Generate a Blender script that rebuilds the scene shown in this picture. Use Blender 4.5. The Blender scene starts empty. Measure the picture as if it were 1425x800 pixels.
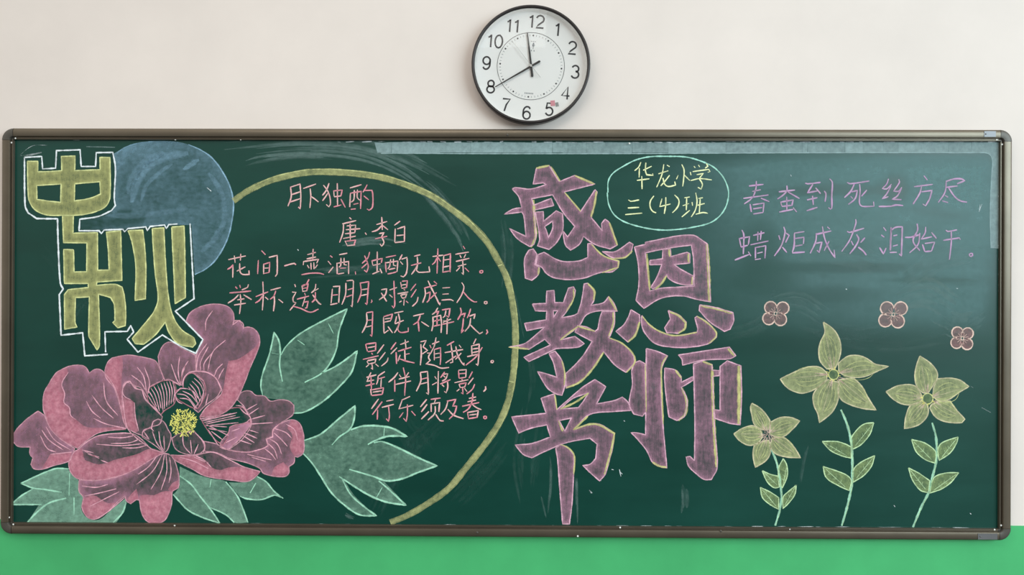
import bpy, bmesh, math, random
import numpy as np
from mathutils import Matrix, Vector
from mathutils.geometry import delaunay_2d_cdt

random.seed(7)
S = bpy.context.scene
COL = S.collection

# ------------------------------------------------------------------ camera
F = 1150.0                                   # focal length in pixels of the 1425 x 800 frame
BZ = 1.62                                    # height of the board's middle above the floor
CAM = Vector((0.0500, -2.4770, BZ + 0.1326))
cd = bpy.data.cameras.new('camera')
cam = bpy.data.objects.new('camera', cd); COL.objects.link(cam)
cd.sensor_width = 36.0; cd.lens = F / 1425 * 36; cd.clip_start = 0.05
ROT = (Matrix.Rotation(0.0099915, 3, 'Z') @ Matrix.Rotation(0.0010464, 3, 'X')
       @ Matrix(((1, 0, 0), (0, 0, -1), (0, 1, 0))) @ Matrix.Rotation(0.0035391, 3, 'Z'))
cam.matrix_world = Matrix.Translation(CAM) @ ROT.to_4x4()
S.camera = cam

# ------------------------------------------------------------------ light and exposure
S.view_settings.view_transform = 'Standard'; S.view_settings.look = 'None'
S.view_settings.gamma = 1.0; S.view_settings.use_curve_mapping = False
S.view_settings.exposure = -0.04
S.cycles.transparent_max_bounces = 64      # chalk is many thin layers
W = bpy.data.worlds.new('daylight'); S.world = W; W.use_nodes = True
bg = W.node_tree.nodes['Background']
bg.inputs[0].default_value = (1.0, 0.965, 0.90, 1)
_l = W.node_tree.links; _z = W.node_tree.nodes.new('ShaderNodeSeparateXYZ'); _c = W.node_tree.nodes.new('ShaderNodeTexCoord')
_r = W.node_tree.nodes.new('ShaderNodeMapRange'); _r.interpolation_type = 'SMOOTHSTEP'   # bright ceiling above, pale walls to the sides, dim desks and floor below and behind
for k_, v_ in zip(('From Min', 'From Max', 'To Min', 'To Max'), (-0.28, 0.95, 0.02, 1.26)): _r.inputs[k_].default_value = v_
_l.new(_c.outputs['Generated'], _z.inputs[0]); _a = W.node_tree.nodes.new('ShaderNodeMath'); _a.operation = 'ABSOLUTE'; _m = W.node_tree.nodes.new('ShaderNodeMath'); _m.operation = 'MULTIPLY_ADD'
_l.new(_z.outputs['X'], _a.inputs[0]); _l.new(_a.outputs[0], _m.inputs[0]); _m.inputs[1].default_value = 0.55; _l.new(_z.outputs['Z'], _m.inputs[2])
_l.new(_m.outputs[0], _r.inputs['Value']); _l.new(_r.outputs['Result'], bg.inputs[1])
def area(name, loc, target, sx, sy, power, color):
    l = bpy.data.lights.new(name, 'AREA'); l.shape = 'RECTANGLE'; l.size = sx; l.size_y = sy
    l.energy = power; l.color = color
    o = bpy.data.objects.new(name, l); COL.objects.link(o); o.location = loc
    o.rotation_euler = (Vector(target) - Vector(loc)).to_track_quat('-Z', 'Y').to_euler()
    return o
area('window_daylight', (4.9, -4.9, 3.15), (0.6, 0, 1.7), 4.9, 2.5, 312, (0.70, 0.91, 1.0))
area('warm_fill_light', (-0.6, -2.2, 3.25), (-0.6, -1.2, 0), 1.6, 0.5, 14, (1.0, 0.95, 0.88))  # added warm fill for the left of the wall, in place of bounce

# ------------------------------------------------------------------ projection of photograph points onto a plane y = Y
def at(px, py, Y):
    d = ROT @ Vector(((px - 712.5) / F, (400 - py) / F, -1.0))
    t = (Y - CAM.y) / d.y
    return CAM + d * t
def lin(c):
    return tuple(((v / 255) / 12.92 if v / 255 <= 0.04045 else ((v / 255 + 0.055) / 1.055) ** 2.4) for v in c) + (1.0,)

# ------------------------------------------------------------------ materials
def nodes(name):
    m = bpy.data.materials.new(name); m.use_nodes = True
    nt = m.node_tree; nt.nodes.clear()
    return m, nt, nt.nodes.new('ShaderNodeOutputMaterial')
def N(nt, t, **kw):
    n = nt.nodes.new(t)
    for k, v in kw.items(): setattr(n, k, v)
    return n
def noise(nt, vec, scale, detail=4, rough=0.55):
    n = N(nt, 'ShaderNodeTexNoise'); n.inputs['Scale'].default_value = scale
    n.inputs['Detail'].default_value = detail; n.inputs['Roughness'].default_value = rough
    nt.links.new(vec, n.inputs['Vector']); return n.outputs['Fac']
def mapping(nt, vec, scale, rot=(0, 0, 0)):
    n = N(nt, 'ShaderNodeMapping'); n.inputs['Scale'].default_value = scale; n.inputs['Rotation'].default_value = rot
    nt.links.new(vec, n.inputs['Vector']); return n.outputs['Vector']
def math_n(nt, op, a, b=None, clamp=False):
    n = N(nt, 'ShaderNodeMath', operation=op, use_clamp=clamp)
    for i, v in enumerate((a, b)):
        if v is None: continue
        if isinstance(v, (int, float)): n.inputs[i].default_value = v
        else: nt.links.new(v, n.inputs[i])
    return n.outputs[0]
def rng(nt, v, a, b, c=0.0, d=1.0):
    n = N(nt, 'ShaderNodeMapRange'); nt.links.new(v, n.inputs['Value'])
    for k, x in zip(('From Min', 'From Max', 'To Min', 'To Max'), (a, b, c, d)): n.inputs[k].default_value = x
    return n.outputs['Result']
def mixc(nt, fac, a, b):
    n = N(nt, 'ShaderNodeMix', data_type='RGBA')
    if isinstance(fac, (int, float)): n.inputs[0].default_value = fac
    else: nt.links.new(fac, n.inputs[0])
    for i, v in ((6, a), (7, b)):
        if isinstance(v, tuple): n.inputs[i].default_value = v
        else: nt.links.new(v, n.inputs[i])
    return n.outputs[2]
def plain(name, rgb, rough=0.5, metal=0.0, vary=0.0, scale=20, bump=0.0, bscale=60, spec=0.5):
    m, nt, out = nodes(name)
    b = N(nt, 'ShaderNodeBsdfPrincipled'); nt.links.new(b.outputs[0], out.inputs[0])
    tc = N(nt, 'ShaderNodeTexCoord').outputs['Object']
    c = lin(rgb)
    dark = tuple(x * (1 - vary) for x in c[:3]) + (1,); light = tuple(min(1, x * (1 + vary)) for x in c[:3]) + (1,)
    nt.links.new(mixc(nt, rng(nt, noise(nt, tc, scale), .3, .7), dark, light), b.inputs['Base Color'])
    b.inputs['Roughness'].default_value = rough; b.inputs['Metallic'].default_value = metal
    b.inputs['Specular IOR Level'].default_value = spec
    if bump:
        bp = N(nt, 'ShaderNodeBump'); bp.inputs['Strength'].default_value = bump; bp.inputs['Distance'].default_value = 0.002
        nt.links.new(noise(nt, tc, bscale), bp.inputs['Height']); nt.links.new(bp.outputs[0], b.inputs['Normal'])
    return m
def chalk(name, rgb, grain=0.30, streak=None, tint=None):
    """Chalk dust: a matt colour laid over the board with a coverage that each stroke carries as 'density', broken up by the board's grain."""
    m, nt, out = nodes(name)
    at_ = N(nt, 'ShaderNodeAttribute', attribute_name='coverage').outputs['Fac']
    tc = N(nt, 'ShaderNodeTexCoord').outputs['Object']
    fine = noise(nt, tc, 330, 2, .6); mid = noise(nt, tc, 70, 4, .6); wide = noise(nt, tc, 16, 3, .5)
    n = math_n(nt, 'ADD', math_n(nt, 'MULTIPLY', fine, .20), math_n(nt, 'MULTIPLY', mid, .50))
    if streak:
        st = noise(nt, mapping(nt, tc, streak), 1.0, 3, .6)
        n = math_n(nt, 'ADD', n, math_n(nt, 'MULTIPLY', st, .60)); n = math_n(nt, 'MULTIPLY', n, .56)
    n = math_n(nt, 'ADD', n, math_n(nt, 'MULTIPLY', wide, .28 if streak else .30))
    x = math_n(nt, 'ADD', math_n(nt, 'SUBTRACT', n, .5), at_)
    x = math_n(nt, 'SUBTRACT', x, .5)
    a = rng(nt, x, -grain, grain)
    a = math_n(nt, 'MULTIPLY', a, rng(nt, at_, 0.0, 0.16), clamp=True)
    d = N(nt, 'ShaderNodeBsdfDiffuse'); d.inputs['Roughness'].default_value = .6
    c = lin(rgb); c2 = lin(tint) if tint else tuple(min(1, v * 1.12) for v in c[:3]) + (1,)
    nt.links.new(mixc(nt, rng(nt, mid, .35, .65), c, c2), d.inputs['Color'])
    t = N(nt, 'ShaderNodeBsdfTransparent'); mx = N(nt, 'ShaderNodeMixShader')
    nt.links.new(a, mx.inputs[0]); nt.links.new(t.outputs[0], mx.inputs[1]); nt.links.new(d.outputs[0], mx.inputs[2])
    nt.links.new(mx.outputs[0], out.inputs[0])
    return m
def board_material():
    """Dark green enamel with a film of old chalk dust, wiped in sideways sweeps."""
    m, nt, out = nodes('board_enamel')
    b = N(nt, 'ShaderNodeBsdfPrincipled'); nt.links.new(b.outputs[0], out.inputs[0])
    tc = N(nt, 'ShaderNodeTexCoord').outputs['Object']
    wipe = noise(nt, mapping(nt, tc, (2.2, 1, 9), (0, .22, 0)), 1.0, 5, .6)
    cloud = noise(nt, tc, 2.6, 4, .55)
    f = rng(nt, math_n(nt, 'ADD', math_n(nt, 'MULTIPLY', wipe, .6), math_n(nt, 'MULTIPLY', cloud, .4)), .38, .68)
    nt.links.new(mixc(nt, f, lin((0, 57, 48)), lin((2, 67, 57))), b.inputs['Base Color'])
    nt.links.new(rng(nt, f, 0, 1, .30, .37), b.inputs['Roughness'])
    b.inputs['Specular IOR Level'].default_value = .42
    return m
def wall_paint(name, rgb, rough, spec, speck, mott=.04):
    m, nt, out = nodes(name)
    b = N(nt, 'ShaderNodeBsdfPrincipled'); nt.links.new(b.outputs[0], out.inputs[0])
    tc = N(nt, 'ShaderNodeTexCoord').outputs['Object']
    c = lin(rgb)
    f = rng(nt, noise(nt, tc, 3.5, 5, .6), .3, .7)
    base = mixc(nt, f, tuple(v * (1 - mott) for v in c[:3]) + (1,), tuple(min(1, v * (1 + mott * .8)) for v in c[:3]) + (1,))
    base = mixc(nt, rng(nt, noise(nt, tc, 34, 5, .7), .66, .78, 0, speck), base, tuple(v * .55 for v in c[:3]) + (1,))
    nt.links.new(base, b.inputs['Base Color'])
    b.inputs['Roughness'].default_value = rough; b.inputs['Specular IOR Level'].default_value = spec
    bp = N(nt, 'ShaderNodeBump'); bp.inputs['Strength'].default_value = .12; bp.inputs['Distance'].default_value = .002
    nt.links.new(noise(nt, tc, 40, 5, .6), bp.inputs['Height']); nt.links.new(bp.outputs[0], b.inputs['Normal'])
    return m

# ------------------------------------------------------------------ object helpers
def link(name, me, mats, parent=None):
    o = bpy.data.objects.new(name, me); COL.objects.link(o)
    for m in mats: me.materials.append(m)
    if parent is not None: o.parent = parent
    return o
def obj(name, bm, mat, parent=None, smooth=False):
    me = bpy.data.meshes.new(name); bmesh.ops.recalc_face_normals(bm, faces=bm.faces[:])
    bm.to_mesh(me); bm.free()
    if smooth:
        for p in me.polygons: p.use_smooth = True
    return link(name, me, [mat], parent)
def box(bm, x0, x1, y0, y1, z0, z1):
    v = [bm.verts.new((x, y, z)) for x in (x0, x1) for y in (y0, y1) for z in (z0, z1)]
    for q in ((0, 1, 3, 2), (4, 6, 7, 5), (0, 4, 5, 1), (2, 3, 7, 6), (0, 2, 6, 4), (1, 5, 7, 3)):
        bm.faces.new([v[i] for i in q])
def structure(name, bm, mat):
    o = obj(name, bm, mat); o['kind'] = 'structure'; return o
def empty(name, loc, parent=None):
    o = bpy.data.objects.new(name, None); COL.objects.link(o); o.location = loc
    o.empty_display_size = .05
    if parent is not None: o.parent = parent
    return o

# ------------------------------------------------------------------ chalk drawing helpers: points are in photograph pixels, laid onto the board's face
BOARD_H = 0.014                              # the writing face stands this far off the wall
BASE = Vector((0, 0, BZ - 0.606))            # foot of the board
def parse(s):
    return [tuple(float(v) for v in p.split(',')) for p in s.split()]
def block(pts, ox, oy, k):
    return [(ox + x / k, oy + y / k) for x, y in pts]
def smooth_path(pts, closed=False, corner=52, step=3.0):
    """Catmull-Rom through the points, kept sharp where the hand turned a corner."""
    n = len(pts)
    if n < 3: 
        out = []
        for a, b in zip(pts, pts[1:]):
            m = max(1, int(math.dist(a, b) / (step * 2)))
            out += [(a[0] + (b[0] - a[0]) * i / m, a[1] + (b[1] - a[1]) * i / m) for i in range(m)]
        return out + [pts[-1]]
    def g(i): return pts[i % n] if closed else pts[min(max(i, 0), n - 1)]
    sharp = []
    for i in range(n):
        if not closed and i in (0, n - 1): sharp.append(True); continue
        a, b, c = g(i - 1), g(i), g(i + 1)
        t = abs(math.degrees(math.atan2(c[1] - b[1], c[0] - b[0]) - math.atan2(b[1] - a[1], b[0] - a[0]))) % 360
        sharp.append(min(t, 360 - t) > corner)
    out = []
    for i in range(n if closed else n - 1):
        p1, p2 = g(i), g(i + 1)
        L = math.dist(p1, p2); m = max(1, int(L / step))
        def tan(j):
            if sharp[j % n]: return None
            a, c = g(j - 1), g(j + 1); d = math.dist(a, c) or 1
            return ((c[0] - a[0]) / d * L, (c[1] - a[1]) / d * L)
        d = (p2[0] - p1[0], p2[1] - p1[1])
        t1 = tan(i) or d; t2 = tan(i + 1) or d
        for s in range(m):
            u = s / m; u2 = u * u; u3 = u2 * u
            h = (2 * u3 - 3 * u2 + 1, u3 - 2 * u2 + u, -2 * u3 + 3 * u2, u3 - u2)
            out.append(tuple(h[0] * p1[k] + h[1] * t1[k] + h[2] * p2[k] + h[3] * t2[k] for k in (0, 1)))
    if not closed: out.append(pts[-1])
    return out
def inside(P, rings):
    """Even-odd test of the points P (n x 2) against rings."""
    r = np.zeros(len(P), bool)
    for ring in rings:
        R = np.asarray(ring); A, B = R, np.roll(R, -1, 0)
        for a, b in zip(A, B):
            if a[1] == b[1]: continue
            c = (a[1] > P[:, 1]) != (b[1] > P[:, 1])
            r ^= c & (P[:, 0] < (b[0] - a[0]) * (P[:, 1] - a[1]) / (b[1] - a[1]) + a[0])
    return r
def rim_distance(P, rings):
    d = np.full(len(P), 1e9)
    for ring in rings:
        R = np.asarray(ring); B = np.roll(R, -1, 0)
        for a, b in zip(R, B):
            ab = b - a; L = ab @ ab
            if L < 1e-9: continue
            t = np.clip(((P - a) @ ab) / L, 0, 1)
            d = np.minimum(d, np.hypot(*(P - a - t[:, None] * ab).T))
    return d
class Chalk:
    """Collects chalk strokes and rubbed areas and links them as ONE mesh lying on the board."""
    def __init__(self): self.v, self.f, self.d, self.mi, self.mats = [], [], [], [], []
    def _m(self, m):
        if m not in self.mats: self.mats.append(m)
        return self.mats.index(m)
    def _p(self, x, y, lift): return at(x, y, -(BOARD_H + lift * 1e-3)) - BASE
    def stroke(self, pts, w, m, dens=.8, lift=.9, soft=.45, closed=False, taper=.35, wob=.14, sm=True, corner=52):
        if closed: pts = list(pts) + [pts[0]]
        path = smooth_path(pts, False, corner, 2.2 if w < 8 else 5) if sm else list(pts)
        n = len(path)
        if n < 2: return
        k = self._m(m); base = len(self.v); ph = random.random() * 9
        for i, (x, y) in enumerate(path):
            a = path[max(i - 1, 0)]; b = path[min(i + 1, n - 1)]
            tx, ty = b[0] - a[0], b[1] - a[1]; L = math.hypot(tx, ty) or 1
            nx, ny = -ty / L, tx / L
            u = i / (n - 1); end = 1.0
            if not closed: end = 1 - taper * (max(0, 1 - u * 7) + max(0, 1 - (1 - u) * 7))
            ww = w * .5 * end * (1 + wob * math.sin(i * .9 + ph) + wob * .7 * math.sin(i * 2.3 + ph * 2))
            dd = dens * (1 + .12 * math.sin(i * .55 + ph * 3))
            for s, q in ((-1, soft), (-.45, 1), (.45, 1), (1, soft)):
                self.v.append(self._p(x + nx * ww * s, y + ny * ww * s, lift)); self.d.append(dd * q)
        for i in range(n - 1):
            for j in range(3):
                a = base + i * 4 + j
                self.f.append((a, a + 4, a + 5, a + 1)); self.mi.append(k)
    def fill(self, rings, m, core=.5, rim=None, width=6.0, lift=.4, step=7.0, fn=None, sm=True, corner=52):
        if sm: rings = [smooth_path(r, True, corner, 4.0) for r in rings]
        rim = core if rim is None else rim
        A = np.asarray(rings[0]); lo, hi = A.min(0), A.max(0)
        gx, gy = np.meshgrid(np.arange(lo[0] + step / 2, hi[0], step), np.arange(lo[1] + step / 2, hi[1], step))
        G = np.stack([gx.ravel(), gy.ravel()], 1) + np.random.default_rng(3).uniform(-.25, .25, (gx.size, 2)) * step
        if len(G):
            G = G[inside(G, rings)]
            G = G[rim_distance(G, rings) > step * .35] if len(G) else G
        vs, es = [], []
        for r in rings:
            b = len(vs); vs += [Vector(p) for p in r]; es += [(b + i, b + (i + 1) % len(r)) for i in range(len(r))]
        vs += [Vector(p) for p in G]
        V, _, T, *_r = delaunay_2d_cdt(vs, es, [], 0, 1e-4)
        P = np.array([(p.x, p.y) for p in V]); T = [t for t in T]
        keep = inside(np.array([P[list(t)].mean(0) for t in T]), rings)
        D = rim_distance(P, rings)
        dens = core + (rim - core) * np.exp(-(D / width) ** 1.5)
        if fn is not None: dens = fn(P, dens, D)
        b = len(self.v); k = self._m(m)
        for p, q in zip(P, dens): self.v.append(self._p(p[0], p[1], lift)); self.d.append(float(q))
        for t, ok in zip(T, keep):
            if ok: self.f.append(tuple(b + i for i in t)); self.mi.append(k)
    def build(self, name, parent):
        me = bpy.data.meshes.new(name); me.from_pydata(self.v, [], self.f); 
        me.attributes.new('coverage', 'FLOAT', 'POINT').data.foreach_set('value', self.d)
        for p, k in zip(me.polygons, self.mi): p.material_index = k
        me.update()
        bm = bmesh.new(); bm.from_mesh(me)
        flip = [f for f in bm.faces if f.normal.y > 0]
        bmesh.ops.reverse_faces(bm, faces=flip); bm.to_mesh(me); bm.free()
        return link(name, me, self.mats, parent)
# ---- handwriting: every stroke as a chain of points, read at eight times the photograph's scale ----
TITLE_POEM = (395, 250, [
 "75,85 82,190 45,296;70,85 180,48 189,180 183,325 160,303;90,165 180,135;65,250 185,210",
 "215,98 358,48;293,98 300,180 290,315;302,185 345,215 385,248",
 "503,40 475,115 430,175;440,60 482,115 512,190 518,275 500,303 472,275;490,150 460,195 430,235;555,120 560,185;550,125 650,115 635,180;560,190 640,180;595,40 598,290;555,303 640,280;635,215 685,310",
 "735,92 865,55;742,145 733,305;738,150 860,130 854,325;785,115 778,225 748,250;820,110 818,200 850,230;745,330 800,324;775,275 830,262;928,55 905,100 880,140;900,120 980,118 990,160 985,310 948,340 925,325;890,180 945,225"])
AUTHOR = (395, 250, [
 "730,420 752,442;650,492 805,455;665,490 658,590 620,700;700,515 800,505 790,590;690,557 850,545;680,602 790,590;738,490 740,670;660,655 800,628;680,680 705,730;690,685 800,672 780,725;705,735 795,725",
 "905,590 920,612",
 "1090,415 1096,560;1030,500 1150,465;1090,510 1040,560 980,580;1100,510 1160,558;1060,600 1115,590 1085,640;1015,658 1150,630;1090,640 1115,700 1090,740 1070,715",
 "1295,460 1230,508;1240,545 1235,695;1262,548 1345,520 1342,690;1255,622 1335,615;1235,700 1340,688"])
LINE_FLOWERS = (312, 345, [
 "45,130 240,88;112,85 122,165;185,65 180,140;100,185 75,215 35,238;98,195 95,330;235,210 140,258;172,170 178,270 210,295 278,294 275,250",
 "415,30 460,75;380,135 372,290;497,105 590,82 588,290 568,318;440,175 438,290;445,180 508,160 500,275;450,225 495,222;440,285 500,272",
 "668,200 780,172 800,187",
 "990,10 986,128;925,75 1020,48;918,122 1022,100;885,145 880,190;890,150 1050,125 1030,170;965,165 968,240;998,160 1000,235;925,190 945,225;1040,185 1010,225;860,298 960,281 1060,281 1112,295",
 "1180,85 1205,105;1155,145 1190,187;1215,210 1160,278;1280,75 1370,58;1255,165 1258,290;1262,170 1385,150 1385,290;1300,110 1295,200 1275,215;1335,110 1335,185 1365,190;1290,225 1355,222;1265,290 1335,278",
 "1459,262 1464,295",
 "1619,45 1599,110 1534,172;1562,85 1590,150 1604,210 1585,270 1558,245;1599,165 1529,225;1644,140 1654,190;1639,145 1759,115 1749,165;1654,195 1739,175;1704,40 1702,265;1649,290 1729,258;1734,230 1756,280",
 "1799,105 1914,82;1794,155 1804,270;1799,165 1934,145 1924,265;1854,125 1839,210 1819,235;1884,120 1884,190 1914,200;1834,240 1904,225;1819,290 1874,278 1919,265;1982,72 1949,135;1974,125 2034,105 2039,200 2024,290 1994,322 1964,310;1959,150 1989,185",
 "2114,92 2184,75;2079,195 2194,165;2149,100 2152,180 2124,240 2084,295;2154,185 2140,250 2164,270 2289,265 2279,205",
 "2319,95 2439,80;2379,5 2374,150 2369,285;2369,110 2344,160 2314,185;2384,110 2409,150;2444,90 2434,265;2444,85 2519,65 2514,270;2444,135 2509,125;2429,215 2504,200;2429,270 2519,255",
 "2659,-22 2680,12;2574,70 2724,45;2624,80 2639,110;2689,70 2669,110;2579,150 2729,115;2599,205 2694,180;2654,130 2664,295 2644,275;2624,215 2584,258;2679,220 2724,265",
 "2864,250 2846,258 2846,274 2864,280 2880,270 2878,254 2864,250"])
LINE_MOON = (312, 345, [
 "125,430 145,455;172,412 182,445;270,405 262,435 195,468;58,500 185,490 300,478;160,520 110,570 40,615;215,520 305,575;145,578 225,565;110,635 240,615;178,515 185,600 170,735",
 "430,375 435,520 425,695;350,542 490,488;430,530 390,585 345,612;455,545 490,575;515,470 630,440;575,475 550,540 510,572;555,520 560,600 548,705;605,570 655,610",
 "945,348 915,400 868,428;865,420 875,480;865,420 935,400 920,475;875,450 925,442;870,485 925,475;895,500 905,530;810,570 945,535;900,555 870,650;880,605 935,595 920,665 900,670;1020,400 1010,460 970,500;1010,475 1050,450;985,520 1050,610 1080,630;1015,490 1010,570 975,605;785,405 795,435;755,490 800,495 765,560 770,600 800,610 730,695;770,650 850,672 960,715 1050,680",
 "1205,455 1190,615;1210,430 1285,425 1275,610;1210,525 1265,520;1180,632 1260,615;1355,390 1350,520 1310,630;1362,366 1430,360 1438,370 1432,540 1424,655 1408,640;1375,465 1430,450;1360,545 1430,520",
 "1514,385 1524,500 1484,610;1519,390 1609,375 1599,500 1589,630 1569,612;1529,465 1599,455;1524,530 1594,515",
 "1639,575 1646,595 1634,610",
 "1749,465 1809,455 1794,520 1724,578;1749,500 1809,595;1839,468 1924,440;1889,365 1894,500 1899,630 1889,668 1866,642;1839,520 1874,550",
 "1964,380 1974,440;1979,370 2039,365 2029,445;1969,415 2024,405;1974,450 2029,440;1999,460 2014,470;1929,510 2049,490;1964,525 1984,560;1964,525 2034,510 2014,555;1984,560 2024,550;2004,570 1999,640;1974,590 1949,605;2024,590 2049,612;2134,400 2074,475;2139,460 2079,550;2159,545 2144,600 2094,650",
 "2224,447 2364,412;2234,450 2239,520 2209,610;2244,510 2294,490 2279,580 2254,605;2269,365 2304,440 2354,540 2399,637 2404,608;2364,495 2294,565;2334,370 2369,400",
 "2429,445 2514,440;2429,515 2499,510;2419,580 2524,575 2554,590",
 "2644,385 2669,430 2644,520 2589,610;2664,490 2724,560 2784,600 2815,600",
 "2912,594 2896,602 2896,616 2912,622 2926,614 2926,600 2912,594"])
LINE_DRINK = (500, 425, [
 "80,85 85,180 60,250 30,305;80,80 150,70 145,200 140,345 120,325;90,165 145,160;75,240 140,225",
 "270,130 275,310;270,125 370,95 350,165;285,150 355,140;280,185 350,170;275,310 325,275;320,235 370,305;390,85 490,65;415,120 405,170 395,200;395,205 495,165;435,90 450,180 420,260 390,305;445,190 430,270 460,300 545,290 545,245",
 "600,118 720,90;680,110 650,180 600,215;655,170 665,290;690,180 775,235",
 "875,25 840,80 810,100;840,75 885,65 862,108;820,125 820,220 805,285;820,130 905,110 915,200 910,305;825,175 900,160;830,230 900,215;865,125 865,225;920,50 1010,35 995,130 968,112;965,55 950,120 930,135;945,165 935,195;940,182 1020,152;925,210 1055,180;980,140 975,320",
 "1125,25 1135,80 1095,160;1130,105 1180,85 1165,130;1160,140 1150,240 1135,305 1165,270;1240,35 1220,100 1200,140;1225,120 1290,95 1275,150;1240,140 1225,225 1175,290;1235,215 1290,270 1340,315 1375,295",
 "1418,268 1428,298 1412,320"])
LINE_SHADOW = (500, 425, [
 "70,430 90,510;75,430 185,415 180,505;95,470 180,455;95,515 185,500;135,530 150,545;40,600 215,560;85,620 105,655;90,615 185,595 175,635;110,650 180,635;140,650 150,710 130,695;105,660 75,685;180,650 215,680;275,435 200,535;290,520 220,610;320,580 310,620 245,675",
 "410,410 350,490;420,470 350,540;410,520 415,650;510,380 520,480;455,435 550,400;430,510 580,465;505,480 510,615;510,545 560,535;455,550 430,620;440,590 520,618 615,640",
 "685,430 690,540 680,665;680,405 745,390 710,460 760,500 700,540;785,440 800,475;755,530 790,530 770,580 790,610 740,655;750,650 840,668 910,697 1000,690;810,430 890,400;855,355 835,450 790,540;835,490 835,610;835,490 905,470 905,600 900,660;840,540 895,530;840,585 895,575",
 "1055,400 975,445;950,525 1155,490;1020,430 1035,540 1040,630 1010,640;960,640 1080,560;1075,455 1090,540 1130,620 1165,667 1165,638;1135,530 1070,600;1110,440 1135,470",
 "1300,370 1270,430;1250,445 1255,560;1250,450 1335,430 1330,560 1320,667 1298,650;1260,485 1330,475;1260,525 1330,510;1200,570 1330,540;1370,465 1300,570 1185,665",
 "1480,610 1466,620 1468,634 1482,638 1494,628 1492,615 1480,610"])
LINE_COMPANION = (500, 505, [
 "80,160 190,132;130,105 88,198;80,205 165,190;70,255 170,230;130,150 135,300;285,95 210,145;210,145 205,200 190,240;205,180 285,155;245,170 240,270;125,290 135,360;135,300 270,275 255,350;150,325 250,310;140,362 255,350",
 "430,105 390,160 325,215;395,185 395,320;445,130 465,160;550,105 520,150;440,180 560,150;400,240 575,200;490,50 515,180 508,300 505,365",
 "680,105 685,200 635,315;680,105 760,95 765,200 770,350 745,330;695,180 755,165;680,235 760,215",
 "840,150 860,180;880,90 875,340;810,245 865,215;950,100 905,165;930,125 985,120 960,180 920,200;935,140 955,160;900,235 1015,185;980,190 985,270 967,332 945,315;920,240 945,265",
 "1105,85 1110,170;1105,80 1190,75 1185,160;1115,120 1180,115;1110,170 1185,160;1140,180 1150,195;1060,220 1215,185;1110,235 1125,275;1115,235 1190,220 1175,265;1125,275 1180,265;1150,275 1155,345 1135,330;1115,290 1085,315;1170,280 1200,320;1260,95 1220,170;1270,165 1210,240;1285,235 1260,290 1195,345",
 "1405,260 1408,290 1382,318"])
LINE_SPRING = (500, 505, [
 "215,400 135,510;255,430 145,575;205,520 200,630;300,425 380,410;250,495 385,460;325,480 335,590 325,650 300,620",
 "565,372 470,415;475,420 440,515;445,510 600,470;535,460 535,570 522,650 492,615;490,550 445,610;580,535 625,585",
 "750,405 680,490;755,460 690,545;775,540 690,625;795,405 905,390;850,405 835,445;800,450 800,545;800,455 895,440 885,545;845,480 840,560 765,635;850,570 900,640 940,645",
 "975,425 1075,405 1040,480 1085,480 1060,560 1000,625;985,430 960,510 905,575;985,515 1050,580 1160,620",
 "1220,395 1300,378;1205,432 1300,412;1145,482 1335,440;1265,335 1255,430 1215,510 1155,550;1260,465 1310,500 1360,520;1205,545 1215,620;1210,550 1325,530 1310,610;1225,580 1305,570;1215,620 1310,605",
 "1400,588 1386,598 1386,614 1400,622 1415,614 1415,598 1400,588"])
SCHOOL = (850, 220, [
 "335,45 310,100 265,140;318,110 315,215;455,90 360,135;390,50 385,140 400,185 470,192 465,170;290,248 430,230;345,200 348,345",
 "530,175 640,140;590,70 570,180 510,325;655,190 600,260 555,310;580,220 600,290 640,316 720,300 712,260;625,78 655,95",
 "790,70 815,130 810,240 800,315;750,190 730,235;820,190 880,250",
 "925,90 940,108;975,75 990,100;1065,60 1080,90 1050,112;885,155 893,190;910,150 1090,125 1105,150 1080,158;955,185 1030,170 985,225;890,250 985,228 1125,242;985,230 1020,290 1005,345 970,325"])
CLASS = (850, 220, [
 "195,465 220,480 315,465;190,555 315,548;160,628 350,612",
 "480,420 440,480 440,550 470,595 505,608",
 "570,450 545,540 665,510;612,435 610,530 595,620",
 "710,410 755,460 755,520 720,575 685,608",
 "820,442 880,432;800,530 870,505;845,445 840,580;790,655 880,580;905,490 910,530;945,385 960,480 940,580 895,655;975,450 1025,440;965,525 1045,505;995,455 985,610;945,625 1030,605 1080,615"])
LINE_SILKWORM = (1020, 240, [
 "178,150 340,132;260,95 255,180 215,280 125,350;215,210 310,192;115,288 395,250;310,285 405,325;190,350 205,440;220,360 345,340 335,445;225,405 325,390;225,462 335,445",
 "510,215 690,195;600,145 600,200 560,250 495,295;610,215 740,290;530,325 545,375;530,330 670,305 655,370;545,378 655,365;598,270 600,420;515,440 670,410;670,390 710,440",
 "805,118 830,126 975,110;890,130 830,225 940,205;920,170 975,235;825,305 940,280;885,260 895,360;820,425 940,388;1015,205 1035,235 1025,325;1075,70 1105,105 1100,250 1100,395 1085,408 1062,390",
 "1270,110 1300,125 1518,95;1350,130 1310,210 1240,280;1320,215 1385,200 1360,290 1285,355;1310,265 1335,290;1410,130 1415,200 1408,340 1435,375 1570,375 1565,325;1490,195 1430,265",
 "1732,70 1710,130 1662,178 1710,183 1765,130;1758,150 1710,240 1662,292 1730,268;1845,75 1855,105 1790,205 1840,210 1880,165;1875,180 1830,260 1775,298 1875,302;1622,378 1760,375 1810,362 1895,368",
 "2125,35 2165,85;2015,158 2225,132;2100,155 2080,230 2005,352;2100,215 2215,200 2190,290 2145,370 2112,350",
 "2370,100 2460,72 2545,72 2580,92 2495,125;2375,165 2500,150;2375,100 2360,220 2285,335;2400,170 2470,270 2530,315 2605,330;2360,255 2395,275;2330,315 2395,335"])
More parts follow.
